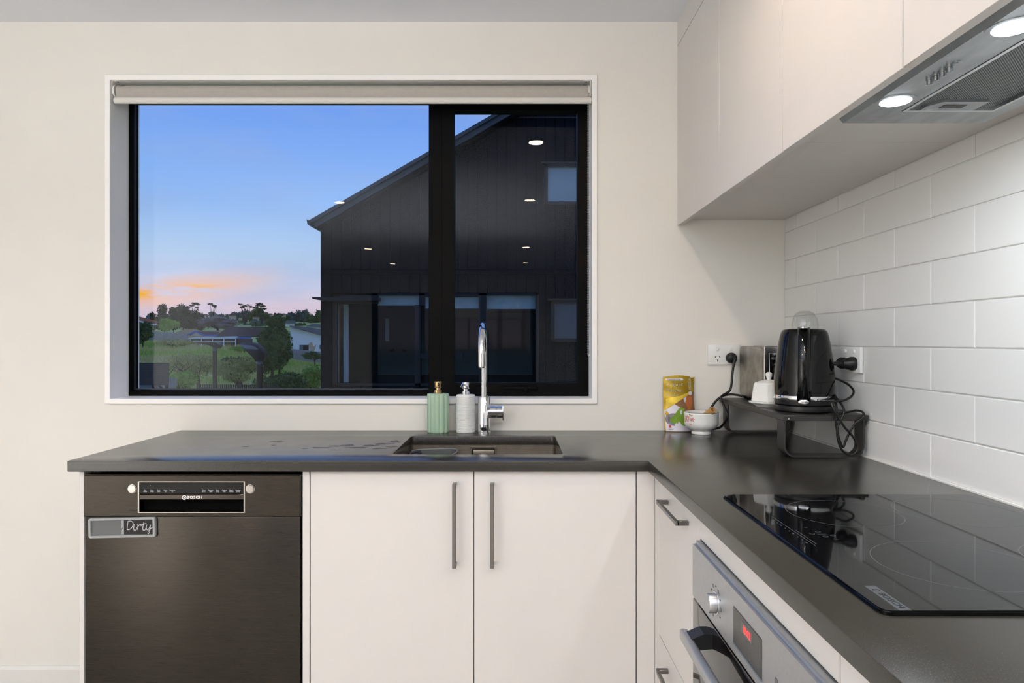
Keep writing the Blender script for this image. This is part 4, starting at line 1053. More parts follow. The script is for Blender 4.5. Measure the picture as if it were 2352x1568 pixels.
# kettle cord
kp = (.9893, 1.957, 1.186)
kc_ = thing('kettle_cable', 'tangled black kettle cord hanging in loops over the riser shelf corner', 'cable', kp)
obj('plug', lathe(NB(), [(.0195, .0002), (.020, .003), (.020, .011), (.0175, .014), (.0165, .022), (.0125, .026), (.010, .034), (0, .034)], kp, 28, '-X'), M['rubber'], kc_)
st = []
for k in range(5): st += [(.0078 - k * .0006, .034 + k * .006), (.0078 - k * .0006, .0375 + k * .006), (.0055, .038 + k * .006), (.0055, .0398 + k * .006)]
obj('strain_relief', lathe(NB(), st, kp, 18, '-X'), M['rubber'], kc_)
b0 = lathe(NB(), [(.0165, .0), (.017, .002), (.017, .012), (.0145, .018), (.009, .024), (0, .026)], (.9893, 2.012, 1.186), 24, '-X'); obj('spare_plug', b0, M['rubber'], kc_)
def Z(zx, zy, d): return W(1880 + zx / 5.6, 780 + zy / 5.6, d)
seq = [Vector((.927, 1.957, 1.186)), Vector((.915, 2.06, 1.17)), Vector((.945, 2.08, 1.15)), Z(200, 490, 2.04), Z(330, 545, 1.97), Z(400, 590, 1.95), Z(452, 660, 1.93), Z(420, 730, 1.915), Z(330, 778, 1.905), Z(230, 792, 1.895), Z(172, 800, 1.884), Z(175, 845, 1.878),
       Z(215, 930, 1.874), Z(270, 1020, 1.874), Z(340, 1130, 1.874), Z(430, 1230, 1.876), Z(490, 1330, 1.876), Z(498, 1410, 1.876), Z(460, 1465, 1.876), Z(390, 1480, 1.876), Z(300, 1415, 1.876), Z(252, 1290, 1.876), Z(240, 1170, 1.876), Z(262, 1070, 1.876),
       Z(315, 975, 1.876), Z(328, 900, 1.88), Z(290, 820, 1.90), Z(235, 755, 1.93), Z(200, 705, 1.96), Z(205, 750, 1.95), Z(228, 820, 1.90), Z(236, 900, 1.882), Z(232, 980, 1.880), Z(225, 1070, 1.882), Z(250, 1220, 1.883), Z(285, 1330, 1.884), Z(318, 1378, 1.884), Z(350, 1300, 1.884), Z(400, 1190, 1.884), Z(450, 1110, 1.883), Z(490, 1060, 1.880),
       Z(560, 1010, 1.881), Z(583, 965, 1.884), Z(560, 926, 1.905), Z(480, 910, 1.93), Z(330, 940, 1.915), Z(230, 956, 1.905), Z(120, 960, 1.905)]
obj('cord', tube(NB(), cat_path(seq, 6), .0032, 9), M['rubber'], kc_)

# matcha pouch --------------------------------------------------------------
mp_ = thing('matcha_pouch', 'gold foil pouch of matcha powder leaning on the wall behind the bowl', 'pouch', (.607, 2.462, CT))
# local frame : u across 0..1, v up 0..1, front surface
PX0b, PX1b, PX0t, PX1t = .555, .662, .5535, .6655
PH = .1955
def pouch(u, v, off=0.0):
    xl = PX0b + (PX0t - PX0b) * v - .003 * math.sin(v * math.pi); xr = PX1b + (PX1t - PX1b) * v + .002 * math.sin(v * 7)
    x = xl + (xr - xl) * u
    bul = .014 * math.sin(min(1, max(0, u)) * math.pi) ** .6 * (1 - v) ** .5 * (1 if v < .9 else 1)
    y = 2.452 + .026 * v - bul * .8 - .0007 * math.sin(v * 23 + u * 5) - off
    z = CT + .0008 + PH * v + (.006 * math.sin(u * math.pi) ** 1.5 if v > .98 else 0) - (.004 * (1 if .88 < u < .96 and v > .98 else 0))
    return Vector((x, y, z))
bm = NB(); nu, nv = 18, 30; G = [[bm.verts.new(pouch(i / nu, j / nv)) for i in range(nu + 1)] for j in range(nv + 1)]
G2 = [[bm.verts.new(Vector((p.co.x, min(YB - .001, 2.4555 + .0265 * (j / nv) + .012 * math.sin(i / nu * math.pi) * (1 - j / nv)), p.co.z))) for i, p in enumerate(G[j])] for j in range(nv + 1)]
for g in (G, G2):
    for j in range(nv):
        for i in range(nu): bm.faces.new((g[j][i], g[j][i + 1], g[j + 1][i + 1], g[j + 1][i]))
for j in range(nv):
    bm.faces.new((G[j][0], G[j + 1][0], G2[j + 1][0], G2[j][0])); bm.faces.new((G[j][nu], G2[j][nu], G2[j + 1][nu], G[j + 1][nu]))
for i in range(nu):
    bm.faces.new((G[0][i], G2[0][i], G2[0][i + 1], G[0][i + 1])); bm.faces.new((G[nv][i], G[nv][i + 1], G2[nv][i + 1], G2[nv][i]))
obj('pouch', bm, M['gold'], mp_)
def patch(poly, m, name, off):
    """printed area: polygon in (u,v), triangulated and draped on the pouch"""
    bm = NB(); vs_ = [bm.verts.new((p[0], p[1], 0)) for p in poly]; bm.faces.new(vs_)
    bmesh.ops.triangulate(bm, faces=bm.faces[:])
    for _ in range(3): bmesh.ops.subdivide_edges(bm, edges=[e for e in bm.edges if e.calc_length() > .06], cuts=1)
    bmesh.ops.triangulate(bm, faces=bm.faces[:])
    for v in bm.verts: v.co = pouch(v.co.x, v.co.y, off)
    return obj(name, bm, m, mp_)
def circ(cx, cy, rx, ry, n=20): return [(cx + rx * math.cos(2 * math.pi * i / n), cy + ry * math.sin(2 * math.pi * i / n)) for i in range(n)]
# uv from zoom3: x 240..900 ; y 1360 (bottom) .. 220 (top)
def uv(zx, zy): return ((zx - 250) / 645.0, (1358 - zy) / 1125.0)
patch([uv(258, 930), uv(475, 795), uv(580, 860), uv(700, 930), uv(880, 1000), uv(880, 1352), uv(268, 1352)], M['pwhite'], 'printed_panel', .0006)
patch([uv(475, 797), uv(640, 690), uv(750, 625), uv(885, 530), uv(890, 1000), uv(700, 930), uv(580, 860)], M['pbrown'], 'printed_panel', .0006)
patch([uv(300, 690), uv(420, 655), uv(600, 625), uv(790, 545), uv(800, 590), uv(640, 690), uv(420, 825), uv(290, 895)], M['goldb'], 'printed_panel', .0007)
patch([uv(285, 285)] + [uv(*p) for p in ((300, 262), (650, 262), (668, 285), (650, 305), (305, 305))], M['pwhite'], 'printed_banner', .0007)
patch([uv(*p) for p in circ(440, 1110, 175, 130)], M['pgrey'], 'printed_plate', .0008)
patch([uv(*p) for p in ((360, 1085), (420, 1050), (480, 980), (560, 880), (610, 858), (660, 880), (720, 960), (780, 1240), (560, 1240), (440, 1200), (375, 1160))], M['matcha'], 'printed_powder', .0010)
patch([uv(*p) for p in ((725, 640), (780, 625), (855, 640), (850, 760), (815, 860), (735, 860), (705, 760))], M['wood'], 'printed_scoop', .0009)
patch([uv(*p) for p in ((665, 680), (750, 630), (695, 770))], M['pwhite'], 'printed_panel', .0009)
patch([uv(*p) for p in circ(817, 570, 40, 42)], M['pwhite'], 'printed_seal', .0009)
patch([uv(*p) for p in ((325, 1225), (380, 1225), (380, 1280), (325, 1280))], M['seal_red'], 'printed_seal', .0011)
patch([uv(*p) for p in ((728, 870), (808, 870), (800, 912), (738, 912))], M['wood'], 'printed_scoop', .0009)
mcream = mat('cream_print', (232, 226, 206), .5, var=.02)
def ptext(b, size, zx, zy, m=None, sx_=1.0, align='LEFT', shear=0):
    u, v = uv(zx, zy); p = pouch(u, v, .0016); t_ = text(b, size, (p.x, p.y, p.z), mp_, m or mcream, align=align, sx_=sx_, rot=(90, 0, 0), shear=shear)
    for vv in t_.data.vertices:
        w_ = vv.co + mp_.location; v2 = (w_.z - CT - .0008) / PH; xl = PX0b + (PX0t - PX0b) * v2; xr = PX1b + (PX1t - PX1b) * v2
        vv.co.y = pouch((w_.x - xl) / (xr - xl), v2, .0013).y - mp_.location.y
ptext('Organic', .0185, 295, 388, sx_=1.08); ptext('Matcha', .0185, 300, 510, sx_=1.04); ptext('Powder', .0145, 298, 610, sx_=1.02)
ptext('Ceremonial Grade', .0062, 330, 284, M['printd'], 1.0, shear=.3)
ptext('Made in\nJapan', .0062, 280, 805); ptext('有\n機\n抹\n茶', .0125, 805, 390, align='CENTER')
ptext('有機抹茶', .0042, 315, 1312, M['printd']); ptext('京\n都\n抹\n茶', .006, 342, 1110, M['printd'], align='CENTER')

# bowl -------------------------------------------------------------------
wx, wy = .6695, 2.396
bw = thing('matcha_bowl', 'white ceramic tea bowl painted with pink blossoms beside the gold pouch', 'bowl', (wx, wy, CT))
prof = [(.034, 0), (.0355, .001), (.0350, .006), (.0335, .010), (.036, .013), (.046, .0175), (.0545, .024), (.0600, .033), (.0618, .043), (.0612, .050), (.0622, .056), (.0618, .063), (.0626, .070), (.0628, .0755), (.0615, .0775),
        (.0600, .0765), (.0592, .066), (.0585, .045), (.055, .031), (.045, .021), (.025, .0155), (0, .015)]
sx2 = [(r * .96, h) for r, h in prof]
obj('bowl', lathe(NB(), sx2, (wx, wy, CT), 72), M['wceram'], bw)
bm = NB(); tube(bm, [(wx + .0588 * math.cos(2 * math.pi * i / 64), wy + .0588 * math.sin(2 * math.pi * i / 64), CT + .0772) for i in range(65)], .0010, 6)
obj('rim_line', bm, M['brown'], bw)
def bowl_r(h):
    for a, b in zip(sx2[:15], sx2[1:15]):
        if a[1] <= h <= b[1]: return a[0] + (b[0] - a[0]) * (h - a[1]) / max(1e-6, b[1] - a[1])
    return .06
def on_bowl(zx, zy, off=.0004):
    """zoom3 coordinates -> point on the bowl front"""
    px = 1500 + zx / 9.225; h = (998 - (840 + zy / 9.225)) * 2.35 / F + .0005
    X = (px - 1176) * 2.342 / F; r = bowl_r(h) + off; dx = max(-.995 * r, min(.995 * r, X - wx)); return Vector((wx + dx, wy - math.sqrt(r * r - dx * dx), CT + h))
def petals(lst, m, name):
    bm = NB()
    for (cx, cy, L, wd, an) in lst:
        a = R(an); pts_ = []
        for i in range(8):
            t = 2 * math.pi * i / 8; u = L * math.cos(t); v = wd * math.sin(t); pts_.append(on_bowl(cx + u * math.cos(a) - v * math.sin(a), cy + u * math.sin(a) + v * math.cos(a)))
        vs_ = [bm.verts.new(p) for p in pts_]; bm.faces.new(vs_)
    return obj(name, bm, m, bw, smooth=None)
pl = []
for cx, cy in ((855, 1130), (765, 1160), (680, 1150), (775, 1085)):
    for k in range(5):
        a = R(k * 72 + cx); s_ = 27 if cx != 775 else 18; pl.append((cx + s_ * math.cos(a), cy + s_ * math.sin(a), 19 if s_ > 20 else 13, 10, math.degrees(a)))
pl += [(727, 1047, 18, 9, 70), (842, 1045, 20, 11, -50), (825, 1228, 20, 10, 15)]
petals(pl, M['pink'], 'blossom_paint'); petals([(690, 1030, 18, 9, -40), (810, 1030, 26, 9, 70), (700, 1215, 24, 12, 30)], M['greenp'], 'leaf_paint')
petals([(745, 1128, 38, 3, 10), (800, 1122, 18, 3, -15), (855, 1128, 5, 5, 0), (765, 1160, 5, 5, 0), (680, 1150, 5, 5, 0)], M['twig'], 'twig_paint')
# bamboo whisk handle resting in the bowl
wh = thing('bamboo_whisk', 'bamboo whisk handle resting in the blossom painted bowl', 'whisk', (.70, 2.405, CT + .06))
e1 = W(1638, 941, 2.338); e0 = Vector((.664, 2.402, CT + .045)); ax = (e1 - e0).normalized(); Lw = (e1 - e0).length
q = Vector((0, 0, 1)).rotation_difference(ax).to_matrix().to_4x4()
bm = lathe(NB(), [(.0115, 0), (.0128, Lw * .4), (.0120, Lw * .55), (.0122, Lw * .6), (.0118, Lw), (.0088, Lw + .0005), (.0084, Lw - .03), (0, Lw - .03)], (0, 0, 0), 28, mtx=q)
bmesh.ops.translate(bm, vec=e0, verts=bm.verts); obj('handle', bm, M['bamboo'], wh)
bm = NB(); s1 = ax.orthogonal().normalized(); s2 = ax.cross(s1)
for k in range(24):
    a = 2 * math.pi * k / 24; o_ = s1 * math.cos(a) + s2 * math.sin(a); tube(bm, [e0 + o_ * .0105, e0 - ax * .006 + o_ * .011, e0 - ax * .0135 + o_ * .009], .0008, 5)
obj('tines', bm, M['bamboo'], wh)

# =================================================================== OUTDOORS
D9 = 9.0
def P9(px, py, d=D9): return W(px, py, d)
nh = thing('neighbour_house', 'dark charcoal clad gabled house next door seen through the window', 'house', tuple(W(1100, 900, 9.5).to_tuple()))
# wall boards (upper), tops cut to the roof slope
SL = .577
def wall_top_py(px): return 529 - (px - 739) * SL if px < 2100 else 529 - (2100 - 739) * SL
xL = 740; pitch = 22.3; bandy = 619
def board(px0, px1, pyb, pt0, pt1, d=D9, th=.03):
    g = .6
    a = [W(px0 + g, pyb, d), W(px1 - g, pyb, d), W(px1 - g, pt1, d), W(px0 + g, pt0, d)]
    bm = prism(NB(), a, (0, th, 0))
    bmesh.ops.bevel(bm, geom=[e for e in bm.edges if all(v.co.y < d + 1e-4 for v in e.verts)], offset=.004, segments=1, affect='EDGES')
    return obj('board', bm, M['clad'], nh, smooth=None)
wins = [(1250, 1420, 376, 472), (1265, 1420, 688, 785)]
gl0, gl1, glt, glb = 765, 1238, 674, 886
px = xL
while px < 2000:
    p2 = px + pitch
    board(px, p2, bandy, wall_top_py(px), wall_top_py(p2))
    if p2 <= gl0 + 3 or px >= gl1 - 3: board(px, p2, 1080, 630, 630)
    else:
        if px < gl0: board(px, gl0, 1080, 630, 630)
        if p2 > gl1: board(gl1, p2, 1080, 630, 630)
        a, b = max(px, gl0), min(p2, gl1)
        board(a, b, glt, 630, 630); board(a, b, 1080, glb, glb)
    px = p2
def pbox(px0, px1, py0, py1, d0, d1, bm=None, bev=0):
    a = W(px0, py1, D9); b = W(px1, py0, D9); return box(bm or NB(), a.x, b.x, d0, d1, a.z, b.z, bev, 1)
obj('wall_band', pbox(738, 2000, 620.5, 629, D9 - .012, D9 + .03), M['clad'], nh, smooth=None)
obj('corner_flashing', pbox(737, 742, 528, 1080, D9 - .01, D9 + .06), M['clad'], nh, smooth=None)
# solid core behind boards, leaving the glazed room open
bm = NB()
a = [W(742, 629, D9), W(2000, 629, D9), W(2000, wall_top_py(2000) - 4, D9), W(1990, wall_top_py(1990) - 4, D9), W(742, wall_top_py(742) - 4, D9)]
prism(bm, [p + Vector((0, .03, 0)) for p in a], (0, 6, 0))
pbox(gl1, 2000, 629, 1080, D9 + .03, 15, bm); pbox(742, gl0, 629, 1080, D9 + .03, 15, bm); pbox(gl0, gl1, 629, glt, D9 + .03, 15, bm); pbox(gl0, gl1, glb, 1080, D9 + .03, 15, bm)
obj('house_core', bm, M['clad'], nh, smooth=None)
# glazed room
bm = NB(); pbox(gl0, gl1, glt, glb, 12.0, 12.05, bm)
obj('room_wall', bm, M['teal'], nh, smooth=None)
bm = NB()
pbox(gl0, 775, glt, glb, 8.985, 9.06, bm); pbox(1230, gl1, glt, glb, 8.985, 9.06, bm); pbox(gl0, gl1, glb - 6, glb, 8.985, 9.06, bm); pbox(gl0, gl1, glt, glt + 4, 8.985, 9.06, bm)
pbox(953, 966, 700, glb, 8.985, 9.06, bm); pbox(1100, 1118, glt, glb, 8.985, 9.06, bm); pbox(955, 1062, 811, 822, 8.99, 9.05, bm); pbox(963, 976, glt, 702, 8.985, 9.06, bm); pbox(gl0, 868, glt, 697, 8.985, 9.06, bm)
gf = obj('door_frame', bm, M['alu'], nh, smooth=None)
obj('glass_pane', pbox(gl0 + 4, gl1 - 4, glt + 4, glb - 6, 9.03, 9.035), M['pane'], nh, smooth=None)
bm = NB(); pbox(776, 787, 696, 881, 9.3, 9.34, bm); pbox(766, 770, 696, 881, 9.15, 9.2, bm); obj('white_jamb', bm, M['jamb'], nh, smooth=None)
obj('white_jamb', pbox(833, 843, 722, 783, 10.6, 10.65), M['jamb'], nh, smooth=None)
for a, b, c_, d_ in ((866, 963, 677, 701), (976, 1100, 682, 708), (1118, 1230, 676, 709)):
    obj('blind', pbox(a, b, c_, d_, 9.05, 9.06), M['door_reflection'], nh, smooth=None)  # pale panels stand in for the glass doors mirrored in the window
bm = NB()
for xx in (905, 925): tube(bm, [W(xx, 804, 10.2), W(xx + (-8 if xx < 910 else 8), 806, 10.15)], .02, 8)
obj('door_handle', bm, M['alu'], nh)
for k, (a, b, c_, d_) in enumerate(wins):
    bm = NB(); pbox(a, a + 8, c_, d_, 8.95, 9.0, bm); pbox(b - 8, b, c_, d_, 8.95, 9.0, bm); pbox(a, b, c_, c_ + 9, 8.95, 9.0, bm); pbox(a, b, d_ - 8, d_, 8.95, 9.0, bm); pbox(a - 6, b + 6, c_ - 2, c_ + 2, 8.93, 9.0, bm)
    wf = obj('window', bm, M['alu'], nh, smooth=None)
    obj('pane', pbox(a + 8, b - 8, c_ + 9, d_ - 8, 8.985, 8.998), M['frost'] if k == 0 else mat('dim_pane', (84, 90, 96), .3, var=.1, vscale=2), wf, smooth=None)
bm = NB(); prism(bm, [W(717, 682, 8.8), W(868, 682, 8.8), W(868, 690, 8.8), W(745, 690, 8.8), W(717, 686, 8.8)], (0, .2, 0)); obj('canopy', bm, M['alu'], nh, smooth=None)
obj('wall_band', pbox(1130, 2000, 268.5, 271.5, D9 - .012, D9 + .01), M['alu'], nh, smooth=None)
# roof: slab and two-step barge board, gutter
def roofline(px, off=0): return 508 - (px - 707) * SL + off
rf = NB(); prism(rf, [W(709, roofline(709, -1), 8.72), W(2000, roofline(2000, -1), 8.72), W(2000, roofline(2000, 8), 8.72), W(709, roofline(709, 8), 8.72)], (0, 7, 0)); obj('roof', rf, M['roofd'], nh, smooth=None)
rf = NB(); prism(rf, [W(712, roofline(712, 8), 8.76), W(2000, roofline(2000, 8), 8.76), W(2000, roofline(2000, 24), 8.76), W(728, roofline(728, 24), 8.76), W(712, roofline(712, 14), 8.76)], (0, .04, 0)); obj('barge_board', rf, M['roofd'], nh, smooth=None)
rf = NB(); prism(rf, [W(722, roofline(722, 24), 8.84), W(2000, roofline(2000, 24), 8.84), W(2000, roofline(2000, 33), 8.84), W(738, roofline(738, 33), 8.84)], (0, .16, 0)); obj('barge_board', rf, M['clad'], nh, smooth=None)
g = NB(); prism(g, [W(704, 503, 8.7), W(708, 505, 8.7), W(712, 511, 8.7), W(714, 520, 8.7), W(706, 515, 8.7)], (0, 6, 0)); obj('gutter', g, M['roofd'], nh, smooth=None)

# terrain -----------------------------------------------------------------
prof_t = [(3.0, -1.7), (9, -2.0), (14, -1.9), (20, -1.35), (26, -.75), (34, -.15), (42, .35), (55, .72), (75, .9), (100, 1.6), (130, 3.2), (170, 5.6), (220, 8.0), (300, 10.5), (420, 13.5), (700, 14)]
def terr(x, y):
    z = prof_t[-1][1]
    for (a, za), (b, zb) in zip(prof_t, prof_t[1:]):
        if a <= y <= b: t = (y - a) / (b - a); z = za + (zb - za) * t; break
    k = x / y            # tan of bearing, -.55 .. -.28 in view
    tilt = max(-1, min(1, (k + .47) * 4))
    w = math.exp(-((y - 45) / 30.0) ** 2)
    z -= tilt * 1.5 * w * (1 if tilt > 0 else .3)
    z += .12 * math.sin(x * .7 + y * .3) * min(1, y / 30) + .08 * math.sin(x * 1.9 - y * .8)
    return z
bm = NB(); rows = []
ys_ = [3.0, 6, 9, 11, 13, 15, 17, 19] + [20 + 1.5 * i for i in range(40)] + [82, 90, 100, 110, 120, 135, 150, 170, 190, 220, 250, 280, 300, 340, 380, 420, 500, 600, 700]
for y in ys_:
    rows.append([bm.verts.new((y * k, y, terr(y * k, y) if y > 9 else -1.9)) for k in [(-1.4 + .02 * i) for i in range(121)]])
for a, b in zip(rows, rows[1:]):
    for i in range(len(a) - 1): bm.faces.new((a[i], a[i + 1], b[i + 1], b[i]))
gr = obj('hillside', bm, M['grass'], smooth=180); gr['kind'] = 'structure'; gr['label'] = 'grassy hillside rising beyond the window'

# foliage tools -------------------------------------------------------------
def blob_leaves(n, ells, size, rnd, flat=0.0):
    """n leaf cards spread on clumps; ells: (centre, radii). returns verts, faces"""
    V, Fc = [], []
    tot = sum(e[1][0] * e[1][2] for e in ells)
    for c, r in ells:
        k = max(8, int(n * r[0] * r[2] / tot))
        for _ in range(k):
            u = rnd.uniform(-1, 1); a = rnd.uniform(0, 2 * math.pi); s = math.sqrt(1 - u * u); q = rnd.uniform(.72, 1.22) if rnd.random() < .75 else rnd.uniform(.3, .8)
            p = Vector((c[0] + r[0] * q * s * math.cos(a), c[1] + r[1] * q * s * math.sin(a), c[2] + r[2] * q * u))
            t1 = Vector((rnd.gauss(0, 1), rnd.gauss(0, 1), rnd.gauss(0, 1 - flat))).normalized(); t2 = t1.cross(Vector((rnd.gauss(0, 1), rnd.gauss(0, 1), rnd.gauss(0, 1)))).normalized()
            s1 = size * rnd.uniform(.6, 1.3); s2 = s1 * rnd.uniform(.35, .6); i0 = len(V)
            V += [p - t1 * s1, p + t2 * s2, p + t1 * s1, p - t2 * s2]; Fc.append((i0, i0 + 1, i0 + 2, i0 + 3))
    return V, Fc
def leafobj(name, V, Fc, m, parent):
    off = root_of(parent).location
    me = bpy.data.meshes.new(name); me.from_pydata([tuple(v - off) for v in V], [], Fc); me.materials.append(m); me.update()
    o = bpy.data.objects.new(name, me); o.parent = parent; COL.objects.link(o); o['kind'] = 'stuff'; return o
def clumps(cx, cy, cz, rx, ry, rz, n, rnd, sub=.45):
    out = []
    for _ in range(n):
        u = rnd.uniform(-.8, 1); a = rnd.uniform(0, 2 * math.pi); s = math.sqrt(max(0, 1 - u * u)); q = rnd.uniform(.3, .75)
        f = sub * rnd.uniform(.7, 1.2)
        out.append(((cx + rx * q * s * math.cos(a), cy + ry * q * s * math.sin(a), cz + rz * q * u), (rx * f, ry * f, rz * f)))
    return out
TB = [0]
def tree(px, py_top, py_bot, wpx, d, kind, n=1500, nm='tree', label='', cat='tree', sub=.45, ncl=9, leafpx=2.6, trunk=True, group=None, core=True):
    TB[0] += 1; rnd = random.Random(100 + TB[0])
    top = W(px, py_top, d); bot = W(px, py_bot, d); k = d / F
    gz = terr(top.x, d); hz = (top.z - bot.z) / 2; cz = (top.z + bot.z) / 2; rx = wpx * k / 2 * 1.3; leafpx *= 1.35
    t = thing(nm, label, cat, (top.x, d, min(gz, bot.z)), group=group)
    ells = clumps(top.x, d, cz, rx * .9, rx * .8, hz * .9, ncl, rnd, sub)
    V, Fc = blob_leaves(n, ells, leafpx * k, rnd)
    lv = leafobj('foliage', V, Fc, M['leaf'][kind], t)
    if core:
        bm = NB()
        for c, r in ells:
            s = bmesh.new(); bmesh.ops.create_icosphere(s, subdivisions=2, radius=1)
            for v in s.verts: v.co *= rnd.uniform(.66, .86)
            bmesh.ops.scale(s, vec=r, verts=s.verts); bmesh.ops.translate(s, vec=c, verts=s.verts); merge(bm, s)
        obj('inner_foliage', bm, M['leaf'][kind], t)['kind'] = 'stuff'
    if trunk:
        tw = max(rx * .06, 1.0 * k); base = Vector((top.x, d, min(gz, bot.z) - .05)); crown = Vector((top.x, d, cz)); bm = NB()
        tube(bm, [base, (base + crown) / 2 + Vector((rx * .05, 0, 0)), crown], tw, 7, radii=[tw, tw * .8, tw * .5])
        for c, r in ells[:6]: tube(bm, [crown + (base - crown) * .3, Vector(c)], tw * .4, 5, radii=[tw * .45, tw * .2])
        obj('trunk', bm, M['bark'], t)
    return t
# dark tree belt on the left
belt = [(338, 735, 770, 30, 96, 'far', 'greyish bush at the left edge of the window view'), (352, 708, 765, 34, 100, 'dark', 'leftmost dark tree behind the terracotta roof'), (377, 698, 768, 34, 98, 'dark', 'tall dark tree behind the round green tree'),
        (398, 703, 770, 30, 100, 'dark', 'dark tree right above the round green tree'), (420, 702, 772, 38, 97, 'dark', 'dark tree in the middle of the belt on the left'), (440, 708, 772, 34, 99, 'dark', 'dark tree near the right end of the left belt'), (458, 712, 772, 28, 98, 'dark', 'last dark tree of the left belt, beside the bare tree')]
for (a, b, c_, w, d, k, lab) in belt: tree(a, b, c_, w, d, k, 1500, 'evergreen_tree', lab, group='dark trees in the belt on the left')
tree(382, 732, 764, 44, 80, 'green', 1800, 'round_tree', 'round bright green tree beside the terracotta roofed house')
tree(498, 722, 762, 88, 92, 'bare', 2600, 'bare_tree', 'wide brownish bare-twigged tree behind the brown roof', leafpx=1.5, sub=.5, core=True)
# hill trees
hill = [(470, 724, 745, 30), (486, 714, 742, 26), (505, 718, 742, 30), (527, 712, 735, 26), (545, 716, 740, 24), (566, 706, 742, 40), (590, 702, 740, 40), (612, 714, 745, 34), (636, 716, 748, 36), (655, 720, 752, 30),
        (676, 708, 748, 34), (696, 705, 748, 32), (716, 712, 752, 30), (733, 706, 752, 30), (750, 708, 752, 34), (560, 736, 760, 50), (612, 738, 765, 60), (690, 738, 762, 50), (730, 742, 765, 40), (520, 738, 756, 30), (676, 728, 752, 50), (704, 726, 750, 50), (732, 726, 752, 50), (646, 732, 756, 50), (590, 728, 756, 50), (545, 726, 752, 40)]
ORD = ['first','second','third','fourth','fifth','sixth','seventh','eighth','ninth','tenth','eleventh','twelfth','thirteenth','fourteenth','fifteenth','sixteenth','seventeenth','eighteenth','nineteenth','twentieth','twenty-first','twenty-second','twenty-third','twenty-fourth','twenty-fifth','twenty-sixth']
hill.sort()
for i, (a, b, c_, w) in enumerate(hill):
    tree(a, b, c_ + 4, w, 190 - (30 if c_ > 754 else 0) + (i % 3) * 6, 'far' if i % 3 else 'deep', 700, 'hillside_tree', ('grey-green' if i % 3 else 'mid green') + ' distant tree on the far hill, ' + ORD[i] + ' from the left', ncl=6, leafpx=2.0, group='distant trees on the far hill', trunk=i % 2 == 0)
# airy tall trees with flat crowns against the sky
def airy(px, pys, d, lab):
    rnd = random.Random(int(px)); k = d / F; base = W(px, 745, d); t = thing('tall_gum_tree', lab, 'tree', tuple(base), group=None)
    ells = []; bm = NB()
    for (dx, py, w) in pys:
        c = W(px + dx, py, d); ells.append(((c.x, d, c.z), (w * k, w * k * .8, w * k * .34))); tube(bm, [base, W(px + dx * .4, (py + 745) / 2, d), c], .4 * k, 5, radii=[1.0 * k, .7 * k, .3 * k])
    V, Fc = blob_leaves(620, ells, 1.5 * k, rnd, .5); leafobj('foliage', V, Fc, M['leaf']['dark'], t); obj('trunk', bm, M['bark'], t)
airy(448, [(0, 697, 7), (-8, 702, 5), (7, 699, 4), (4, 706, 4)], 150, 'sparse tall tree with flat leaf tufts over the dark belt')
airy(487, [(-4, 698, 5), (5, 702, 5), (7, 707, 3)], 150, 'sparse tall tree with flat tufts above the bare tree')
airy(562, [(-10, 699, 5), (0, 703, 6), (8, 700, 4), (-6, 706, 5), (14, 704, 5), (22, 706, 4)], 150, 'widest sparse tree on the skyline above the brown roof')
airy(602, [(-6, 698, 7), (2, 703, 6), (5, 709, 5), (-10, 702, 4)], 150, 'sparse tree right of the widest one on the skyline')
# houses ------------------------------------------------------------------
def poly(px_pts, d, depth, m, name, parent, bm=None):
    k = (sum(a for a, b in px_pts) / len(px_pts) - 1176) / F      # the far houses stand turned towards the window
    return obj(name, prism(bm or NB(), [W(a, b, d) for a, b in px_pts], (k * depth, depth, 0)), m, parent, smooth=None)
h1 = thing('terracotta_roof_house', 'cream house with a terracotta roof and satellite dish at the left', 'house', tuple(W(330, 765, 82)))
poly([(290, 745), (353, 745), (353, 765), (290, 765)], 82, 8, M['cream'], 'wall', h1); poly([(285, 722), (318, 726), (342, 732), (364, 738), (358, 742), (318, 737), (285, 734)], 81, 9, M['terra'], 'roof', h1)
poly([(285, 734), (318, 735), (345, 743), (361, 743), (359, 747), (343, 746), (318, 739), (285, 738)], 80.9, .5, M['whitet'], 'fascia', h1)
dsh = NB(); p = W(341, 728, 79); lathe(dsh, [(0, -.05), (.12, -.03), (.22, .05), (.24, .06), (0, .0)], tuple(p), 20, '-Y'); obj('satellite_dish', dsh, M['greyroof'], h1)
h2 = thing('tan_roof_house', 'low house with a tan tiled roof beyond the grey fence', 'house', tuple(W(450, 772, 84)))
poly([(395, 766), (412, 760), (428, 755.5), (450, 755.5), (460, 759), (512, 759), (512, 764), (470, 768), (395, 768)], 84, 10, M['tan'], 'roof', h2); poly([(404, 767), (510, 767), (510, 778), (404, 778)], 85, 8, M['cream'], 'wall', h2)
h3 = thing('brown_roof_house', 'house with brown tiled roof, blue trim and white veranda posts', 'house', tuple(W(500, 800, 64)))
poly([(495, 772), (524, 750.5), (640, 750.5), (655, 772)], 62, 9, M['brownroof'], 'roof', h3); poly([(432, 768), (452, 760.5), (505, 762), (498, 770), (470, 769.5)], 61.5, 9, M['brownroof'], 'roof', h3)
poly([(426, 769.5), (449, 759.5), (452, 760.5), (470, 768), (500, 768), (500, 771), (468, 771), (450, 763), (432, 770)], 61, .3, M['bluet'], 'fascia', h3)
poly([(436, 771), (450, 763.5), (466, 771)], 61.2, .2, M['cream'], 'gable', h3)
poly([(433, 776), (450, 773.5), (545, 772), (552, 776), (540, 778), (433, 778)], 58, 4, M['whitet'], 'veranda_roof', h3)
poly([(540, 776), (553, 773), (578, 773), (578, 777), (552, 778)], 57.9, .4, M['bluet'], 'fascia', h3)
poly([(434, 778), (580, 778), (580, 805), (434, 805)], 62, 8, M['brownroof'], 'wall', h3)
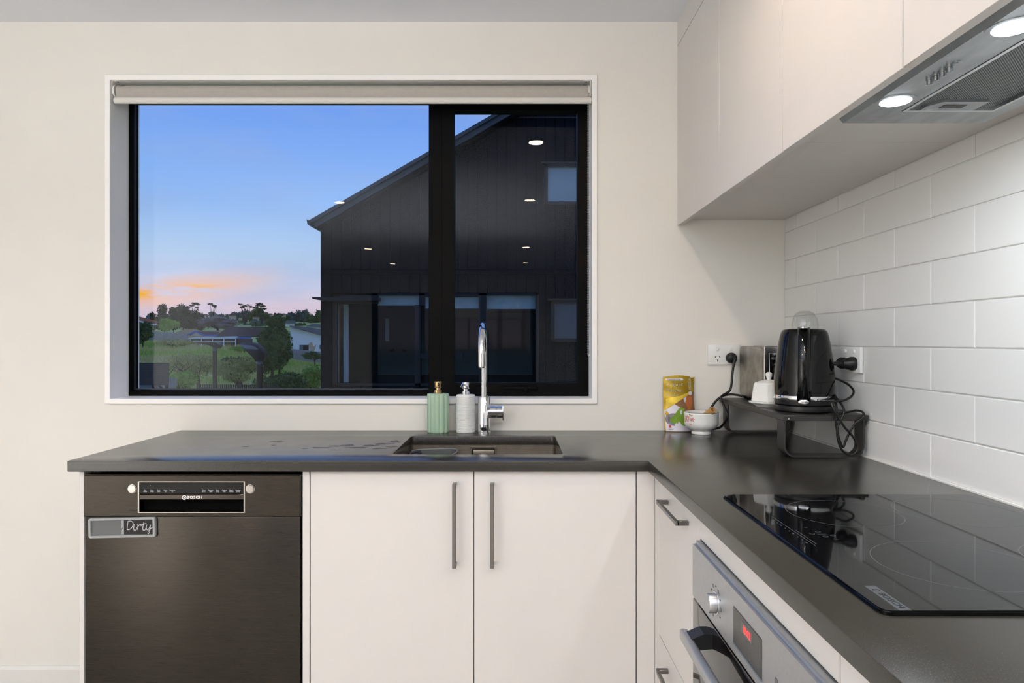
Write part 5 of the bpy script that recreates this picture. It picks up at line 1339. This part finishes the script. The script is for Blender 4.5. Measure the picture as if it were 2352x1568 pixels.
for xx in (437, 463, 488, 514, 541): poly([(xx - 1.2, 777), (xx + 1.2, 777), (xx + 1.2, 806), (xx - 1.2, 806)], 58, .12, M['whitet'], 'veranda_post', h3)
poly([(437, 783.5), (541, 783.5), (541, 785), (437, 785)], 58.05, .05, M['whitet'], 'veranda_rail', h3)
for a, b in ((444, 458), (470, 484), (494, 510), (520, 536)): poly([(a, 780), (b, 780), (b, 796), (a, 796)], 61.9, .05, mat('house_window', (100, 112, 118), .3, var=.05), 'window', h3)
h4 = thing('white_house', 'white blockwork house with a sloping dark roof beside the dark neighbour', 'house', tuple(W(705, 815, 58)))
poly([(667, 751), (790, 783), (790, 822), (667, 808)], 58, 9, M['whitew'], 'wall', h4); poly([(664, 747.5), (700, 750), (790, 764), (790, 783), (700, 758.5), (667, 751.5)], 57.6, 10, M['greyroof'], 'roof', h4)
for a, b, c_, e_ in ((688, 709, 792, 804), (734, 742, 792, 801)):
    fw = poly([(a, c_), (b, c_), (b, e_), (a, e_)], 57.9, .1, M['alu'], 'window', h4)
    poly([(a + 1, c_ + 1), (a + 8, c_ + 1), (a + 8, e_ - 1), (a + 1, e_ - 1)], 57.88, .05, mat('pale_pane', (96, 108, 116), .3, var=.05), 'pane', fw)
h5 = thing('grey_roof_cottage', 'small distant white house with a pale blue-grey roof', 'house', tuple(W(665, 748, 120)))
poly([(652, 742), (676, 742), (676, 750), (652, 750)], 120, 8, M['whitew'], 'wall', h5); poly([(651, 742), (658, 736), (678, 736), (680, 742)], 119.5, 9, M['greyroof'], 'roof', h5)
h6 = thing('distant_grey_roof_house', 'distant grey-roofed house above the white blockwork house', 'house', tuple(W(720, 752, 100)))
poly([(706, 748), (742, 752), (742, 760), (706, 756)], 100, 8, M['whitew'], 'wall', h6); poly([(704, 748), (718, 743.5), (730, 744), (760, 751), (760, 756), (728, 751), (704, 749)], 99.5, 9, M['greyroof'], 'roof', h6)
for i, (a, b, w, h) in enumerate(sorted(((468, 724, 26, 10), (534, 724, 18, 10), (552, 730, 9, 5), (588, 728, 16, 4), (652, 722, 10, 5), (536, 736, 22, 5), (620, 722, 12, 5)))):
    hh = thing('hill_house', 'tiny pale house on the far hill, ' + ORD[i] + ' from the left', 'house', tuple(W(a, b + h, 176)), group='tiny pale houses on the far hill')
    poly([(a - w / 2, b), (a + w / 2, b), (a + w / 2, b + h), (a - w / 2, b + h)], 172 - i, 4, M['cream'], 'wall', hh); poly([(a - w / 2 - 1, b), (a - w / 4, b - 2.5), (a + w / 4, b - 2.5), (a + w / 2 + 1, b)], 171.5 - i, 5, M['brownroof'], 'roof', hh)
# fences
def paling(name, lab, x0, x1, ytop0, ytop1, ybot0, ybot1, d0, d1, wpx, m, gap=.15, rail=True, cat='fence', joined=True):
    t = thing(name, lab, cat, tuple(W((x0 + x1) / 2, (ybot0 + ybot1) / 2, (d0 + d1) / 2))); n = int(abs(x1 - x0) / wpx); bm = NB()
    for i in range(n):
        f = (i + .5) / n; d = d0 + (d1 - d0) * f; px_ = x0 + (x1 - x0) * f; g_ = wpx * (1 - gap) / 2
        a = W(px_ - g_, ybot0 + (ybot1 - ybot0) * f, d); b = W(px_ + g_, ytop0 + (ytop1 - ytop0) * f + random.uniform(-.3, .3), d)
        box(bm, a.x, b.x, d, d + .02, a.z - .3, b.z)
    o = obj('paling', bm, m, t, smooth=None); o['kind'] = 'stuff'
    if rail:
        bm = NB()
        for q in (.3, .8):
            a = W(x0, ytop0 + (ybot0 - ytop0) * q, d0); b = W(x1, ytop1 + (ybot1 - ytop1) * q, d1); prism(bm, [a + Vector((0, .03, -.03)), a + Vector((0, .03, .03)), b + Vector((0, .03, .03)), b + Vector((0, .03, -.03))], (0, .04, 0))
        obj('rail', bm, m, t, smooth=None)
    return t
paling('timber_fence', 'weathered grey timber fence below the terracotta roofed house', 345, 432, 760, 766, 778, 790, 76, 66, 2.6, M['fenceg'])
paling('timber_fence', 'curved weathered timber fence in front of the white house', 650, 738, 799, 808, 812, 824, 52, 48, 2.4, M['fenceg'])
paling('picket_fence', 'low black picket fence at the foot of the slope between the lamps', 458, 640, 882, 884, 925, 925, 13, 13, 4.2, M['lampb'], gap=.45)
paling('palisade_fence', 'short grey paling fence beside the dark screen at the bottom left', 386, 404, 868, 868, 885, 885, 18, 18, 2.6, M['fenceg'])
# dark slatted screen lower left
sc_ = thing('slatted_screen', 'dark slatted screen on posts at the bottom left of the view', 'screen', tuple(W(350, 930, 12)))
for i in range(12):
    y_ = 833 + i * 4.3; obj('slat', prism(NB(), [W(290, y_, 12), W(387, y_, 12), W(387, y_ + 4.15, 12), W(290, y_ + 4.15, 12)], (0, .02, 0)), mat('screen_slat', (40, 42, 50), .6, var=.08) if i == 0 else bpy.data.materials['screen_slat'], sc_, smooth=None)
for xx in (352, 381, 312): obj('post', pbox(0, 1, 0, 1, 0, 1) if False else prism(NB(), [W(xx - 2.5, 834, 12.03), W(xx + 2.5, 834, 12.03), W(xx + 2.5, 960, 12.03), W(xx - 2.5, 960, 12.03)], (0, .06, 0)), M['lampb'], sc_, smooth=None)
obj('brace', prism(NB(), [W(357, 882, 12.04), W(361, 881, 12.04), W(381, 897, 12.04), W(381, 902, 12.04)], (0, .04, 0)), M['lampb'], sc_, smooth=None)
obj('backing', prism(NB(), [W(292, 882, 12.5), W(380, 882, 12.5), W(380, 930, 12.5), W(292, 930, 12.5)], (0, .02, 0)), mat('pale_panel', (120, 128, 134), .7, var=.1, vscale=3), sc_, smooth=None)
# street lamps
sl = thing('street_lamp', 'black street lamp with its head reaching left, further of the two', 'street lamp', tuple(W(493, 975, 14)))
g0 = W(493.5, 975, 14); obj('pole', tube(NB(), [W(493.5, 975, 14), W(493.5, 806, 14)], .044, 16), M['lampb'], sl)
obj('collar', lathe(NB(), [(.042, 0), (.05, .0), (.05, .07), (.03, .1)], tuple(W(494, 806, 14)), 16), M['galv'], sl)
bm = prism(NB(), [W(a, b, 13.93) for a, b in ((440, 785), (452, 784.5), (485, 785), (497, 787), (501, 791), (500, 797), (497, 800), (490, 798), (481, 793), (465, 789.5), (440, 786))], (0, .22, 0)); obj('lamp_head', bm, M['lampb'], sl, smooth=50)
s2_ = thing('street_lamp', 'black street lamp with its head turned to the window, nearer of the two', 'street lamp', tuple(W(596, 1010, 9.5)))
obj('pole', tube(NB(), [W(596.5, 1010, 9.5), W(596.5, 836, 9.5)], .042, 16), M['lampb'], s2_)
obj('collar', lathe(NB(), [(.038, 0), (.046, 0), (.034, .045), (.046, .06)], tuple(W(596.5, 836, 9.5)), 16), M['galv'], s2_)
bm = NB()
lo_ = [W(a, b, 9.3 + q) for a, b, q in ((550, 791, 0), (553, 789, .1), (565, 788.5, .2), (580, 789, .25), (590, 792, .25), (600, 800, .25), (607, 812, .2), (608, 822, .2), (604, 829, .2), (594, 831, .15), (588, 829, .1), (574, 814, 0), (563, 804, -.05))]
prism(bm, lo_, (0, .10, .015)); obj('lamp_head', bm, M['lampb'], s2_, smooth=40)
obj('lamp_lens', prism(NB(), [W(a, b, q) for a, b, q in ((552, 791.5, 9.26), (579, 793, 9.42), (594, 801.5, 9.42), (565, 800.5, 9.20))], (0, -.02, -.003)), M['lampg'], s2_, smooth=None)
# shrubs and the mid-distance bush tree
tree(640, 700, 868, 74, 31, 'deep', 5200, 'bushy_tree', 'large dark green bushy tree in the middle of the view', leafpx=3.2, ncl=16, sub=.32, core=False)
tree(622, 745, 880, 78, 30.2, 'deep', 4200, 'bushy_tree', 'broad dark shrub at the foot of the bushy tree', leafpx=3.4, ncl=14, sub=.38)
tree(628, 712, 760, 40, 31.5, 'deep', 700, 'bushy_tree', 'thin top branches rising behind the large bushy tree', leafpx=2.8, ncl=7, sub=.25, core=False)
tree(327, 738, 792, 42, 46, 'deep', 1800, 'shrub', 'dark shrub at the left window edge before the terracotta house', 'shrub', leafpx=2.6)
tree(452, 795, 885, 150, 24, 'olive', 4200, 'scrub_bush', 'sprawling olive brown scrub left of the further lamp', 'shrub', leafpx=2.0, ncl=24, sub=.22, core=False)
tree(545, 800, 895, 110, 22, 'olive', 3600, 'scrub_bush', 'olive scrub between the two street lamps', 'shrub', leafpx=2.2, ncl=18, sub=.26, core=False)
tree(420, 845, 900, 62, 19, 'green', 1900, 'shrub', 'bright green shrub right of the dark slatted screen', 'shrub', leafpx=3.0)
tree(552, 812, 872, 80, 26, 'deep', 2200, 'shrub', 'green shrub behind the nearer lamp head', 'shrub', leafpx=2.8)
tree(650, 848, 915, 100, 17, 'deep', 3600, 'shrub', 'dark green shrub right of the nearer lamp post', 'shrub', leafpx=3.6, ncl=12)
tree(712, 838, 905, 84, 18, 'green', 3200, 'shrub', 'mid green shrub against the corner of the dark house', 'shrub', leafpx=3.4, ncl=12)
tree(722, 808, 828, 42, 45, 'deep', 1000, 'shrub', 'small rounded shrub below the white house', 'shrub', leafpx=2.4)
tree(560, 795, 806, 50, 50, 'green', 900, 'shrub', 'low green hedge below the veranda house', 'shrub', leafpx=2.2)
tree(400, 776, 800, 70, 52, 'olive', 1500, 'shrub', 'yellow-green scrub below the grey timber fence', 'shrub', leafpx=2.2, ncl=10, core=False)
# pampas plumes by the white house
pm = thing('pampas_grass', 'tan pampas grass plumes against the white house wall', 'plant', tuple(W(718, 812, 54)))
rnd = random.Random(9); bm = NB()
for k in range(12):
    a = W(718 + rnd.uniform(-3, 3), 812, 54); b = W(718 + rnd.uniform(-10, 9), rnd.uniform(784, 796), 54); tube(bm, [a, (a + b) / 2 + Vector((0, 0, .1)), b], .03, 5, radii=[.02, .1, .03])
obj('plume', bm, M['leaf']['plume'], pm)['kind'] = 'stuff'
# bare branches through the scrub
br = thing('bare_branches', 'thin bare branches sticking out of the olive scrub', 'shrub', tuple(W(420, 890, 23)))
bm = NB(); rnd = random.Random(4)
for k in range(26):
    sx0_ = rnd.uniform(385, 560); p0 = W(sx0_, rnd.uniform(850, 885), 22.5); p1 = p0 + Vector((rnd.uniform(-.3, .3), 0, rnd.uniform(.15, .4))); p2 = p1 + Vector((rnd.uniform(-.25, .25), 0, rnd.uniform(.1, .3)))
    tube(bm, [p0, p1, p2], .01, 4, radii=[.008, .005, .003]); tube(bm, [p1, p1 + Vector((rnd.uniform(-.25, .25), 0, rnd.uniform(.1, .25)))], .006, 4, radii=[.004, .002])
obj('branches', bm, M['bark'], br)['kind'] = 'stuff'
# grass tufts on the slope
V, Fc = [], []
rnd = random.Random(11)
for k in range(16000):
    d = 18 + 44 * rnd.random() ** .8; px_ = rnd.uniform(280, 770); x = (px_ - 1176) * d / F; z = terr(x, d); s = rnd.uniform(.10, .30) * (.6 + d / 60); w = s * .16
    lx = rnd.uniform(-.4, .4) * s; i0 = len(V); V += [Vector((x - w, d, z - .02)), Vector((x + w, d, z - .02)), Vector((x + lx, d + rnd.uniform(-.1, .1), z + s))]; Fc.append((i0, i0 + 1, i0 + 2))
me = bpy.data.meshes.new('grass_tufts'); me.from_pydata([tuple(v) for v in V], [], Fc); me.materials.append(M['grass']); me.update()
go = bpy.data.objects.new('grass_tufts', me); COL.objects.link(go); go['kind'] = 'stuff'; go['label'] = 'long meadow grass blades on the slope'; go['category'] = 'grass'
